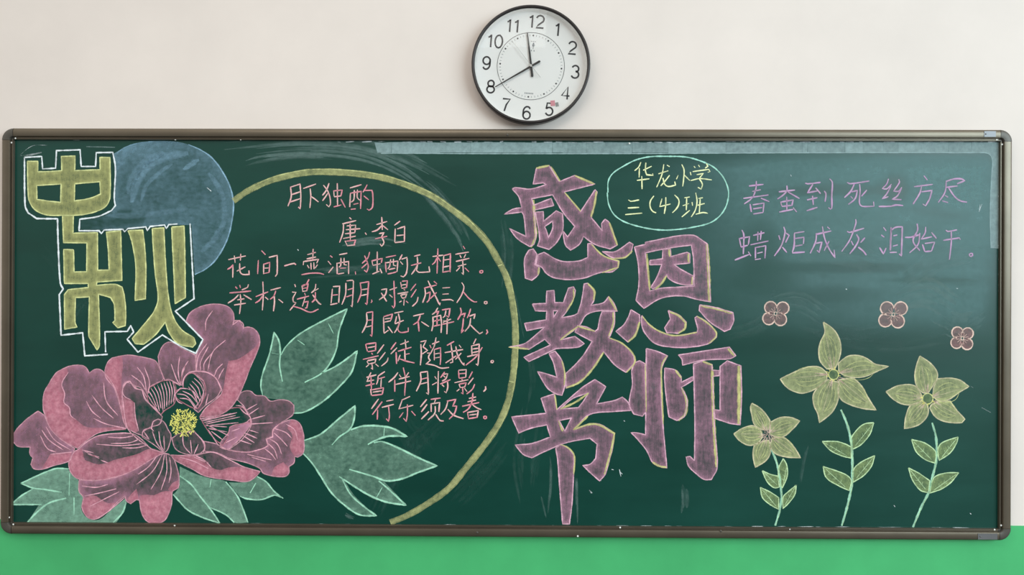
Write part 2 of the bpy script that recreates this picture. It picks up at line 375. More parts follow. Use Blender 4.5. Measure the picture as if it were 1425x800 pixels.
LINE_CANDLE = (1015, 300, [
 "140,160 160,210 155,430;110,250 130,350;110,255 225,235 210,325;130,350 205,330;60,495 225,430;210,400 240,450;265,220 390,190;318,180 315,280;355,170 345,270;235,325 435,282;290,350 290,475;290,355 405,335 395,475;310,420 370,405;285,490 350,480",
 "550,220 565,270;605,125 620,180 580,330 500,450;625,190 665,220 625,300;590,350 640,410;720,195 835,178;725,200 720,340 700,410;730,255 830,240 825,315;735,340 815,325;700,415 840,405",
 "960,210 1135,170;970,195 960,290 900,420;955,310 1030,295 1000,410 975,385;1035,120 1060,250 1110,370 1175,467 1165,380;1110,285 1055,390;1090,125 1120,150",
 "1310,175 1335,187 1500,140;1405,40 1410,80 1340,270 1250,400;1355,280 1380,330;1510,245 1460,300;1415,210 1440,260 1405,340 1340,425;1435,350 1490,395 1525,440",
 "1715,130 1745,170;1690,215 1725,240;1672,355 1715,427 1745,360;1800,130 1796,260 1788,388;1804,132 1800,260 1793,388;1800,165 1850,130 1925,125 1920,300 1915,450 1890,425;1825,225 1870,215;1820,340 1875,325;1785,410 1865,408",
 "2090,90 2096,160 2045,280 2120,390;2120,195 2100,320 2005,415;1955,242 2020,240 2115,212;2185,125 2180,190 2135,262 2255,235;2250,185 2305,255;2150,320 2175,400;2175,310 2285,295 2250,395;2175,400 2250,395",
 "2410,162 2430,176 2535,158;2380,275 2560,248 2572,268;2470,170 2470,300 2450,490",
 "2690,418 2672,430 2674,448 2690,454 2708,442 2706,425 2690,418"])
# ---- big lettering: outlines (outer ring | holes), read at five times the photograph's scale ----
BIG = {
 'mid': (25, 190, [
  "66,172 138,172 138,245 220,243 305,237 302,138 397,135 395,237 572,230 570,145 640,145 640,420 615,480 560,515 470,540 385,548 310,548 200,545 120,510 80,450 70,380|130,340 300,330 297,457 220,450 132,437|395,328 570,314 575,400 500,430 392,448"]),
 'autumn': (60, 340, [
  "135,-202 210,-202 208,-78 378,-82 380,180 460,178 452,20 440,-85 540,-95 548,250 375,262 370,285 500,278 550,298 565,360 575,470 572,565 520,580 485,545 500,530 495,420 470,370 385,345 392,700 375,735 330,660 318,640 322,365 225,370 222,540 235,575 150,590 148,350 175,315 315,300 313,272 148,272 143,35 212,38 215,192 303,190 305,-10 142,-12",
  "590,-95 693,-100 705,0 715,150 712,378 640,390 645,150 622,0 605,-60",
  "760,-110 840,-115 845,0 850,100 870,350 900,490 960,590 1050,650 1062,690 1040,715 940,690 880,620 850,540 780,630 700,695 640,690 620,655 700,560 770,470 800,380 780,200 765,0",
  "895,-120 980,-128 985,0 990,370 918,412 910,200 900,0"]),
 'feel': (700, 220, [
  "65,215 85,205 190,215 300,185 280,172 210,180 232,70 320,50 390,165 500,120 640,180 425,235 540,372 640,220 655,235 615,415 690,505 685,455 710,425 740,450 795,605 745,632 640,600 560,545 530,600 470,640 435,605 415,505 450,548 500,475 420,380 345,255 200,282 212,328 335,280 352,330 215,362 230,540 215,600 185,615 100,560 45,490 160,545 145,400 130,375 10,390 70,355 130,345 110,270",
  "225,376 280,372 282,440 370,367 415,387 415,500 370,590 320,635 240,610 255,560|288,478 345,437 345,490 316,553 300,500",
  "180,640 150,700 155,835 200,850 245,810 255,760 222,742 236,668 210,632",
  "243,672 285,655 400,715 530,715 590,690 590,595 615,595 680,665 760,705 808,720 800,760 760,790 680,795 560,835 450,845 350,830 300,800 270,760 228,740",
  "690,650 780,650 880,585 905,600 890,660 840,690 770,695"]),
 'grace': (800, 320, [
  "415,118 490,100 490,85 810,35 920,95 945,500 860,485 740,458 600,475 480,545 425,490 445,380 440,230|490,160 530,150 690,120 810,105 825,200 830,390 710,398 600,405 520,425",
  "522,212 610,200 612,135 665,130 668,185 780,155 800,165 800,230 690,240 740,275 825,320 822,382 770,383 700,365 650,335 640,310 600,370 545,410 528,400 570,330 605,240 522,242",
  "390,555 450,590 450,640 420,730 370,780 285,705 340,660 375,600",
  "465,595 520,660 600,710 700,735 850,710 855,690 835,610 850,600 920,640 985,710 985,745 930,790 800,815 680,815 560,790 490,720 465,660",
  "650,560 720,590 775,640 770,680 720,718 640,715 625,680 665,620",
  "870,520 980,540 1100,575 1105,630 1080,690 1040,705 940,640 865,560"]),
 'teach': (700, 380, [
  "205,215 300,210 305,125 355,120 360,205 420,205 455,105 490,95 503,120 490,180 440,270 405,310 490,295 520,280 545,200 565,75 590,70 635,125 632,190 610,225 700,205 735,163 765,200 795,265 690,260 610,275 570,300 530,365 400,465 500,440 565,490 520,515 370,525 350,535 180,615 145,585 330,500 290,460 180,530 40,515 150,490 240,420 290,375 165,400 150,350 300,325 305,265 225,262|350,262 380,262 352,308",
  "320,560 362,542 410,610 430,700 430,780 410,850 370,840 310,800 240,685 300,700 375,725 350,620",
  "690,266 775,268 775,350 745,435 735,450 830,490 905,570 915,625 855,690 780,640 700,545 620,670 530,760 440,800 435,700 500,640 560,570 620,475 500,410 520,365 580,375 640,405 660,390 675,310"]),
 'master': (800, 470, [
  "395,230 410,175 450,160 488,180 494,515 470,545 410,530 380,470 385,400 400,330",
  "497,75 560,90 645,125 615,180 600,240 605,500 640,905 590,895 540,865 500,785 440,710 392,660 425,660 492,675",
  "625,210 700,225 740,270 740,310 820,270 823,295 740,345 775,410 780,480 760,550 710,575 655,550 640,450 625,300",
  "720,120 880,95 1075,65 1120,125 1080,145 960,150 880,158 750,190 745,150",
  "825,182 890,162 955,187 955,225 1005,228 1005,262 960,268 970,600 990,900 950,985 900,985 850,950 790,890 775,830 800,825 832,855 835,600",
  "1010,200 1060,160 1155,195 1160,400 1150,605 1080,595 975,560 968,500 1010,505"]),
 'book': (700, 500, [
  "265,270 355,240 375,350 460,275 560,190 640,140 715,190 650,310 780,285 830,262 870,300 890,355 780,362 600,385 495,490 600,450 680,455 775,515 765,600 740,700 710,800 672,845 620,800 555,738 605,730 645,690 655,590 605,548 440,580 270,650 200,685 140,660 85,595 200,585 330,540 305,455 190,480 110,512 60,400 180,388 300,375|400,345 480,275 595,232 560,290 525,335 450,342|390,425 475,408 430,500",
  "367,618 400,592 450,615 495,670 490,820 480,1000 462,1145 415,1145 395,900 380,700"]),
}
YELLOW_EDGE = {
 'feel': ["330,60 395,160@5", "430,240 540,370@3", "650,230 635,330 612,408@4", "740,450 795,605@4", "212,290 222,450 228,545 195,620@5", "615,600 700,680 805,715 800,760 690,797@3", "775,697 850,690 900,645@3", "250,760 245,810@4", "232,70 320,52@4", "500,122 635,180@4"],
 'grace': ["920,98 932,300 935,495@6", "500,165 510,290 522,420@4", "450,640 420,730 370,778@4", "470,600 520,660 600,710 700,735 850,712@3", "850,600 920,645 982,710 980,745 930,790@3", "660,570 720,595 770,645 765,685 720,718@4", "638,318 600,375 560,412@4", "875,525 1000,550 1095,580@5", "820,325 815,382@5", "790,165 792,225@5", "655,135 660,185@4"],
 'teach': ["590,72 635,125 630,190@4", "735,165 790,262@4", "770,270 770,350 738,440@5", "740,450 830,490 910,570 915,625 860,690@3", "700,550 620,670 530,760 440,797@4", "530,365 440,430 400,465@3", "520,370 640,405@3", "490,110 490,180 440,265@3", "410,610 430,700 425,780@3", "40,515 180,528@3"],
 'master': ["490,180 497,515@2", "640,125 605,190 603,300 615,600@3", "700,225 740,280@4", "745,350 778,440 768,530 720,575@5", "955,200 960,400 968,600 985,900@6", "1140,195 1143,400 1140,600@7", "540,865 590,893 638,900@4", "1065,75 1110,125@5", "890,165 955,190@4"],
 'book': ["360,245 375,350@3", "400,345 500,300 595,235@4", "388,425 415,500@5", "490,490 590,395@4", "490,487 640,450 775,515 755,620 705,800@4", "400,592 450,613 495,668 492,800@3"],
}
AUTUMN_BORDER = (25, 190, [
 "45,145 165,138 172,225 262,220 268,98 432,92 440,208 540,208 545,112 660,110 678,220 670,430 678,480 650,515 560,555 430,575 425,655 565,655 580,675 600,650 730,645 742,662 765,640 890,628 900,655 920,625 1020,615 1032,640 1050,612 1110,608@10",
 "1197,605 1205,750 1225,1128 1095,1215 1287,1412 1237,1508 1135,1460 1005,1380 835,1500 760,1410 805,1360 785,1315 760,1355 605,1358 610,1500@10",
 "625,1515 465,1525 450,1365 300,1382 287,1100 315,1060 295,1020 280,750 275,572 130,570 70,530 50,480 45,145@11"])
# ---- the peony: petals (outline, core density, rim density, bright areas, veins), at five times the photograph's scale from (10, 420) ----
PETALS = [
 ("380,470 430,448 490,440 540,450 572,495 610,470 650,472 690,510 740,580 770,650 800,790 830,880 640,910 560,960 490,1020 380,960 300,880 270,800 250,740 255,640 290,570 340,495", .30, .50,
  ["415,455 340,495 290,570 255,640 250,740 270,800 300,880 380,960 490,1020 560,960 640,910 830,890 800,872 560,872 480,820 440,790 430,735 395,700 400,640 378,570 425,490"],
  "550,690 590,760 650,810;590,650 660,740 740,810;670,560 690,690 770,790;600,810 690,850 830,880;425,490 380,570 400,640 395,700 432,735 442,790 480,820"),
 ("260,790 215,760 170,790 120,830 50,910 40,970 75,1005 160,1010 158,1060 180,1085 165,1130 185,1160 240,1165 320,1140 435,1105 450,1070 470,1020 380,960 300,880", .30, .45,
  ["300,1060 380,1055 450,1040 440,1100 320,1140 240,1165 270,1110"],
  "240,890 290,960 390,1030;270,870 330,960 440,1030;230,930 280,1020 340,1045;300,1060 450,1045"),
 ("730,390 800,375 850,370 970,390 1030,410 1060,460 1090,530 1080,545 1010,580 985,600 975,670 930,600 880,580 850,550 820,560 802,600 800,790 750,610 690,530 680,480 700,420", .34, .45,
  ["730,390 800,375 805,440 795,560 800,790 750,610 690,530 680,480 700,420"],
  "905,455 950,520 970,640;955,455 990,560 980,640;865,510 930,560 960,610"),
 ("805,600 830,560 870,570 900,600 940,620 960,680 1030,740 1080,800 1060,850 1000,870 950,900 990,960 940,930 890,910 830,870 800,790 800,660", .27, .35,
  ["800,660 860,680 885,700 890,800 910,900 890,910 830,870 800,790"],
  "860,680 820,660 802,625 820,570 855,552 890,600 940,612 950,650 975,690 1070,790;885,700 892,800 915,900;800,640 830,860 880,930 1000,1020"),
 ("1010,585 1080,550 1150,545 1172,590 1170,650 1160,710 1090,760 1070,785 1000,720 975,670 985,600", .06, .12, [],
  "985,620 1010,660 1040,730;1000,600 1030,650 1060,760;1020,585 1050,640 1070,740;1045,575 1070,640 1085,760;1070,565 1090,640 1095,745;1090,560 1110,630 1110,730;1110,555 1130,620 1125,720;1130,550 1148,620 1140,710;1150,550 1165,620 1155,700;980,650 1010,700 1050,760;1000,690 1040,740"),
 ("1050,380 1080,310 1120,280 1170,290 1210,320 1310,370 1312,480 1270,490 1230,530 1215,580 1170,560 1130,540 1095,545 1060,450", .30, .36, [],
  "1140,430 1180,540 1205,580;1200,380 1190,480 1205,580;1260,410 1220,480 1208,580;1240,440 1215,520 1206,570;1130,540 1205,585"),
 ("1225,560 1240,520 1280,495 1330,510 1370,560 1380,640 1330,740 1300,740 1220,700 1190,680 1170,650 1180,615 1225,600", .05, .10, [],
  "1285,550 1330,600 1345,660;1270,570 1310,620 1340,690;1300,530 1345,575 1370,640;1260,590 1300,640 1330,720;1320,510 1365,550;1180,640 1240,650 1290,700 1320,740;1200,670 1260,680 1310,740;1220,620 1280,650 1320,700;1240,600 1290,620 1335,680;1265,490 1230,530 1222,590;1260,605 1205,600 1168,640 1185,690 1220,710"),
 ("1265,490 1330,483 1400,495 1455,535 1490,610 1460,660 1380,720 1330,770 1300,745 1345,680 1370,600 1340,540 1300,500", .42, .42, [],
  "1265,490 1330,483 1400,495 1455,535 1490,610;1350,700 1370,640;1380,720 1400,640"),
 ("1245,135 1270,80 1340,35 1440,15 1530,30 1570,70 1580,130 1620,130 1642,180 1680,175 1720,190 1750,230 1755,300 1690,460 1640,590 1590,690 1540,750 1460,790 1340,800 1380,740 1490,640 1490,600 1450,530 1400,490 1315,480 1320,360 1370,265", .26, .46,
  ["1540,410 1600,400 1660,365 1740,300 1752,270 1755,300 1690,460 1640,590 1590,690 1540,750 1460,790 1340,800 1380,740 1490,640 1520,500"],
  "1390,290 1330,380 1315,480;1520,265 1430,350 1395,480;1400,310 1345,420 1345,480;1500,430 1460,470 1440,520;1510,460 1480,510 1470,540;1420,360 1370,430 1370,480;1580,120 1570,160 1610,130 1640,150 1645,190;1430,60 1385,130 1380,200"),
 ("1600,680 1630,630 1690,620 1730,650 1790,655 1830,690 1900,680 1960,690 1995,720 1990,780 1940,820 1885,855 1850,890 1845,940 1800,950 1815,1000 1780,1020 1680,1045 1540,1030 1640,950 1700,850 1690,800 1650,730", .19, .27, [],
  "1700,815 1795,790;1690,850 1850,840;1680,890 1750,912;1650,910 1740,950;1640,930 1720,980;1610,960 1700,990;1680,785 1750,738;1660,755 1740,710;1620,740 1650,770 1690,800 1695,850;1590,720 1640,730 1680,790"),
 ("1340,800 1460,795 1560,740 1640,735 1690,800 1690,840 1600,855 1550,870 1530,950 1500,1000 1440,950 1380,870", .05, .12, [],
  "1360,830 1600,770;1380,850 1620,800;1400,860 1610,840;1370,840 1590,790;1400,880 1530,905;1420,900 1500,960;1400,890 1470,1000;1380,860 1530,870;1340,815 1500,790;1350,825 1560,775;1390,855 1540,930"),
 ("1550,870 1590,855 1660,840 1695,810 1700,840 1640,930 1580,990 1530,1025 1480,1010 1490,970 1540,910", .85, .9, [], "1560,900 1620,880;1520,980 1600,940"),
 ("1885,855 1975,820 2030,840 2060,910 2065,960 2060,1050 2020,1080 2000,1075 1995,1120 1960,1145 1960,1190 1930,1215 1840,1210 1780,1190 1760,1160 1670,1120 1550,1090 1460,1050 1375,1040 1370,970 1460,990 1540,1030 1680,1045 1780,1020 1815,1000 1805,955 1845,935 1850,900", .27, .40,
  ["1975,820 2030,840 2060,910 2065,960 2060,1050 2000,1075 1965,1010 1985,930 1950,880", "1860,1150 1920,1115 1960,1150 1955,1190 1930,1215 1840,1205"],
  "1860,880 1940,910 1980,950;1855,910 1910,960 1950,1005;1820,950 1880,990 1910,1060;1810,980 1860,1030 1880,1090;1790,1020 1840,1060 1870,1100;1670,1060 1750,1080 1840,1100;1885,860 1850,890 1848,940 1805,955 1815,1000 1780,1020 1680,1045;1940,850 2000,890 2020,960;1700,1080 1800,1110"),
 ("1140,1065 1300,1070 1380,1050 1440,1047 1540,1095 1640,1145 1760,1180 1730,1215 1670,1250 1560,1240 1440,1225 1360,1205 1300,1170 1220,1130 1160,1095", .26, .40,
  ["1140,1065 1300,1070 1370,1110 1420,1150 1480,1170 1540,1152 1640,1150 1760,1180 1730,1215 1670,1250 1560,1240 1440,1225 1360,1205 1300,1170 1220,1130 1160,1095"],
  "1310,1070 1370,1100 1420,1150;1300,1080 1400,1120;1380,1050 1440,1047 1540,1095 1640,1145;1200,1080 1300,1110 1400,1160"),
 ("1145,950 1190,920 1220,910 1300,900 1360,970 1375,1020 1350,1050 1300,1065 1230,1055 1170,1020", .30, .36, [],
  "1220,920 1230,1000 1280,1060;1275,960 1285,1060;1330,990 1300,1060;1310,910 1375,990 1365,1050"),
 ("1005,880 1015,835 1050,815 1090,835 1120,890 1140,930 1115,1030 1090,1050 1030,1000 940,940 945,900 975,880", .25, .30, [],
  "1010,900 1040,980 1090,1045;1055,900 1070,1000 1095,1040;1090,930 1095,1030;1015,835 1002,880 1020,900;950,890 990,880"),
 ("490,1030 560,970 640,930 800,915 880,920 940,960 1000,1020 1090,1050 1030,1080 860,1180 720,1230 600,1240 490,1230 440,1180 430,1110 470,1040", .20, .50,
  ["1000,1020 1090,1050 1030,1080 860,1180 720,1230 600,1240 490,1230 440,1180 430,1110 470,1040 520,1020 540,1100 640,1130 760,1095 900,1060"],
  "700,940 800,945 890,930;620,990 800,1000 950,985;800,1015 900,1015 980,995;720,985 850,980 920,955;490,1030 560,970 640,930 800,912 880,918;520,1030 600,1050;640,1080 560,1060;650,1100 700,1120;540,1040 640,1090"),
 ("500,1240 650,1240 860,1180 1030,1080 1100,1055 1150,1080 1180,1150 1195,1220 1190,1290 1150,1320 1145,1400 1120,1480 1080,1530 990,1535 940,1480 920,1380 900,1375 860,1405 830,1385 820,1350 760,1400 700,1460 620,1510 560,1500 520,1430 530,1360 500,1320", .20, .50,
  ["920,1350 960,1340 1020,1345 1080,1320 1150,1315 1145,1400 1120,1480 1080,1530 990,1535 940,1480 920,1390", "900,1300 915,1370 860,1405 830,1380 860,1340", "1190,1240 1195,1295 1150,1320 1120,1305 1150,1260", "525,1370 600,1345 700,1400 760,1395 700,1460 620,1510 560,1500 520,1430"],
  "1040,1075 980,1150 910,1200;1080,1060 1010,1180 900,1270;1095,1060 1070,1180 1000,1305;1105,1060 1110,1180 1070,1310;1130,1080 1140,1180 1125,1260;820,1360 700,1460 620,1510;540,1350 640,1330 760,1300;580,1420 680,1370 780,1320;520,1280 620,1290 700,1270"),
]
STAMEN = (1225, 840, 92, 95)
PEONY_LEAVES = [
 ("95,1262 180,1220 330,1160 400,1155 440,1180 500,1250 510,1320 530,1370 515,1440 560,1505 640,1515 720,1450 820,1370 830,1390 800,1470 740,1540 140,1535 220,1415 30,1410 100,1350 180,1295", .42,
  "95,1262 330,1162 430,1162@10;95,1262 180,1295 260,1305 380,1325@11;180,1300 90,1355 30,1410 240,1410@10;410,1365 290,1400 200,1470 140,1535@12;828,1395 800,1470 735,1538@11;435,1190 430,1350@6;465,1360 465,1480@8"),
 ("1200,1210 1280,1270 1340,1350 1420,1450 1480,1540 1360,1500 1260,1450 1200,1390 1155,1340 1190,1300", .30,
  "1200,1210 1280,1270 1340,1350 1420,1450 1480,1540@10;1480,1540 1360,1500 1260,1450 1200,1390 1155,1340@10"),
 ("1200,1145 1320,1200 1420,1230 1520,1250 1600,1350 1640,1440 1675,1535 1580,1535 1520,1480 1410,1430 1370,1390 1280,1270 1200,1210", .36,
  "1520,1250 1600,1350 1640,1440 1675,1535@10;1580,1535 1520,1480 1410,1430@9;1420,1230 1410,1290@5"),
 ("1540,1255 1640,1255 1740,1215 1800,1250 1860,1320 1920,1365 1860,1345 1770,1375 1670,1370 1620,1355", .32,
  "1740,1215 1800,1250 1860,1320 1920,1367@9;1910,1360 1860,1345 1770,1375 1670,1370 1620,1352@10;1730,1260 1690,1330@6"),
 ("1800,670 1765,600 1770,520 1830,360 1850,210 1865,212 1900,280 1910,350 1970,270 2050,210 2220,120 2310,75 2365,45 2340,120 2305,210 2290,330 2260,420 2200,490 2300,440 2400,370 2435,340 2420,420 2380,510 2300,610 2180,700 2070,765 2000,780 1990,700 1900,680", .23,
  "1780,655 1765,590 1775,510 1820,380 1840,300 1858,212 1890,270 1900,360 1895,440 1915,555@10;1905,370 1940,310 2040,220 2220,120 2365,48 2310,200 2290,330 2250,420 2190,495 2070,560@10;2190,495 2300,440 2435,342 2400,480 2330,570 2200,690 2070,765 1990,775@11;1840,355 1890,365@4;2235,150 2270,220@5;2020,265 2070,300@6"),
 ("2065,965 2180,920 2300,820 2420,720 2420,790 2390,880 2470,865 2570,860 2680,880 2780,935 2670,935 2590,950 2570,965 2670,985 2800,1045 2990,1140 2850,1190 2750,1230 2620,1248 2700,1330 2780,1415 2650,1395 2550,1370 2450,1310 2340,1230 2410,1340 2490,1420 2570,1490 2490,1485 2370,1430 2270,1340 2190,1220 2130,1130 2065,1055", .26,
  "2065,965 2180,920 2300,820 2420,722 2415,810 2385,885 2310,940 2260,995@11;2390,890 2470,865 2570,862 2680,880 2780,935 2650,935 2560,965 2510,992@13;2550,980 2610,972 2750,1030 2860,1085 2990,1140 2850,1190 2750,1230 2640,1245 2550,1215 2380,1165@12;2585,1245 2650,1300 2775,1415 2630,1390 2510,1340 2410,1280 2310,1215@12;2330,1230 2390,1340 2490,1430 2570,1488 2450,1480 2330,1400 2250,1320 2180,1210 2120,1120 2060,1055@11;2625,875 2620,935@5;2610,1290 2570,1360@4"),
]
# ------------------------------------------------------------------ the room
M = {}
M['wall'] = wall_paint('cream_wall_paint', (233, 222, 215), .75, .2, .05)
M['dado'] = wall_paint('green_oil_paint', (76, 184, 116), .42, .35, .30, .11)
M['floor'] = plain('floor_tile', (74, 70, 66), .5, vary=.08, scale=3)
M['frame'] = plain('bronze_aluminium', (108, 99, 86), .34, .72, vary=.10, scale=9)
M['corner'] = plain('bronze_corner_cap', (88, 84, 78), .45, .45, vary=.06, scale=12)
M['steel'] = plain('corner_glint_steel', (118, 118, 120), .45, .7, vary=.05)
M['pin'] = plain('white_pin', (240, 240, 236), .5)
M['board'] = board_material()
EDGE = at(1418, 731.3, 0).z                  # top of the green paint
bm = bmesh.new(); box(bm, -3.6, 3.6, 0, .15, 0, 3.3); structure('wall_back', bm, M['wall'])
bm = bmesh.new(); box(bm, -3.6, 3.6, -.0012, 0, 0, EDGE); structure('trim_1', bm, M['dado'])
bm = bmesh.new(); box(bm, -3.6, 3.6, -5.5, 0.15, -.1, 0); structure('floor', bm, M['floor'])

# ------------------------------------------------------------------ the chalkboard
board = empty('chalkboard', BASE)
board['label'] = 'long green chalkboard in a bronze metal frame, covered in coloured chalk flowers and writing'
board['category'] = 'blackboard'
HX, HZ = 1.5, 0.606
bm = bmesh.new(); box(bm, -HX + .022, HX - .022, -BOARD_H, -.002, .022, 2 * HZ - .022)
obj('board_panel', bm, M['board'], board)
PROFILE = [(0, 0), (0, .020), (.0012, .0245), (.0035, .0274), (.006, .0284), (.013, .029), (.020, .0286), (.0240, .0278),
           (.0255, .0255), (.0262, .0200), (.0285, .0198), (.0292, .0225), (.0310, .0238), (.0330, .0236), (.0336, .0222), (.0338, .004)]
R = .0355
def sweep(path, name, mat):
    """path: functions giving the point at inward distance d, height h for each station."""
    bm = bmesh.new(); rows = [[bm.verts.new(st(d, h)) for d, h in PROFILE] for st in path]
    for a, b in zip(rows, rows[1:]):
        for i in range(len(PROFILE) - 1):
            try: bm.faces.new((a[i], a[i + 1], b[i + 1], b[i]))
            except ValueError: pass
    bmesh.ops.remove_doubles(bm, verts=bm.verts[:], dist=1e-6)
    o = obj(name, bm, mat, board, True)
    bv = o.modifiers.new('edge', 'EDGE_SPLIT'); bv.split_angle = math.radians(40)
    return o
gap = .0006
for s in (1, -1):                             # top and bottom rails, then the two uprights
    sweep([lambda d, h, x=x, s=s: (x, -h, HZ + s * (HZ - d)) for x in (-HX + R + gap, -.5, .5, HX - R - gap)], 'frame_rail', M['frame'])
for s in (1, -1):
    sweep([lambda d, h, z=z, s=s: (s * (HX - d), -h, z) for z in (R + gap, HZ, 2 * HZ - R - gap)], 'frame_rail', M['frame'])
for sx in (1, -1):
    for sz in (1, -1):
        sweep([lambda d, h, a=a: (sx * (HX - R + (R - d) * math.cos(a)), -h * 1.02 - .0003 * (h > 0), HZ + sz * (HZ - R + (R - d) * math.sin(a)))
               for a in [math.pi / 2 * i / 10 for i in range(11)]], 'frame_corner', M['corner'])
def local(px, py, h): return at(px, py, -h) - BASE
for px, py, w in ((1375, 746.5, .030), (1378, 186.5, .018)):  # pale plates put in as the bright reflection on the right-hand frame corners
    p = local(px, py, .029); bm = bmesh.new(); box(bm, p.x - w, p.x + w * .9, -.0298, -.0284, p.z - .0085, p.z + .0085)
    bmesh.ops.bevel(bm, geom=bm.edges[:], offset=.0006, segments=1)
    bmesh.ops.create_uvsphere(bm, u_segments=10, v_segments=6, radius=.0022, matrix=Matrix.Translation((p.x - w * .75, -.0298, p.z)))
    o = obj('corner_glint', bm, M['steel'], board); o['label'] = 'pale plate standing for a reflection on the frame corner'
PINS = [(16, 198.5, .023), (21.5, 192.5, .023), (244, 194, .022), (335, 194, .022), (12, 453, .023), (12.5, 720, .023), (18.5, 729.5, .023),
        (243, 731, .022), (863, 734, .024), (1099, 736, .022), (1393, 731, .023), (1384, 737, .023), (1387, 194.5, .023), (1394.5, 201, .023), (804, 746, .029), (876, 199.5, .023)]
for px, py, h in PINS:
    p = local(px, py, h); bm = bmesh.new()
    bmesh.ops.create_uvsphere(bm, u_segments=12, v_segments=8, radius=.0027, matrix=Matrix.Translation((p.x, -h, p.z)) @ Matrix.Diagonal((1, .6, 1, 1)))
    bmesh.ops.create_cone(bm, cap_ends=True, segments=8, radius1=.0012, radius2=.0012, depth=.006, matrix=Matrix.Translation((p.x, -h + .003, p.z)) @ Matrix.Rotation(math.pi / 2, 4, 'X'))
    obj('pin', bm, M['pin'], board, True)
for px, py in ((706, 187.5), (1003, 739), (664, 741)):
    p = local(px, py, .029); bm = bmesh.new()
    bmesh.ops.create_uvsphere(bm, u_segments=12, v_segments=8, radius=.0035, matrix=Matrix.Translation((p.x, -.0285, p.z)) @ Matrix.Diagonal((1, .5, 1, 1)))
    obj('screw', bm, M['corner'], board, True)

# ------------------------------------------------------------------ chalks
C = dict(
    dust=chalk('chalk_dust', (150, 172, 172), .45, (30, 1, 220)),
    film=chalk('dust_film', (130, 172, 174), .95, (5, 1, 26)),
    wipe=chalk('eraser_dust', (140, 168, 164), .60, (9, 1, 30)),
    residue=chalk('poster_glue_residue', (166, 190, 192), .45, (60, 1, 40)),
    blue=chalk('blue_chalk', (150, 188, 208), .55, (40, 1, 110)), blueline=chalk('light_blue_chalk', (160, 198, 220), .35),
    white=chalk('white_chalk', (234, 240, 244), .25),
    olive=chalk('olive_chalk', (206, 206, 142), .38, (140, 1, 30)), lime=chalk('pale_yellow_chalk', (226, 230, 170), .32),
    arc=chalk('yellow_green_chalk', (206, 208, 150), .42),
    pink=chalk('rose_chalk', (208, 148, 168), .38, (70, 1, 40), (206, 150, 178)), pinkline=chalk('pale_rose_chalk', (238, 184, 200), .34),
    mauve=chalk('mauve_chalk', (206, 154, 180), .33, (180, 1, 24)), mauveline=chalk('pale_mauve_chalk', (232, 190, 208), .34), petal=chalk('petal_rose_chalk', (214, 132, 154), .44, (110, 1, 90), (232, 164, 180)),
    poem=chalk('pink_writing_chalk', (246, 214, 208), .30, None, (240, 182, 188)), poem2=chalk('rose_writing_chalk', (240, 174, 184), .30, None, (234, 150, 166)), lilac=chalk('lilac_writing_chalk', (218, 190, 216), .32, None, (208, 166, 208)),
    cream=chalk('cream_writing_chalk', (240, 246, 200), .26), aqua=chalk('aqua_chalk', (180, 230, 216), .28),
    mint=chalk('mint_chalk', (164, 208, 186), .42, (50, 1, 90)), mintline=chalk('pale_mint_chalk', (178, 228, 204), .34),
    yellow=chalk('bright_yellow_chalk', (244, 240, 140), .22), edge=chalk('yellow_shading_chalk', (216, 212, 150), .40),
    lily=chalk('lily_chalk', (204, 210, 160), .36, (120, 1, 50)), lilyline=chalk('lily_outline_chalk', (218, 212, 178), .36),
    leafy=chalk('leaf_green_chalk', (178, 200, 142), .40), leafline=chalk('leaf_outline_chalk', (206, 232, 188), .32),
    blossom=chalk('blossom_chalk', (200, 150, 152), .50), blossomline=chalk('blossom_outline_chalk', (232, 208, 196), .34))

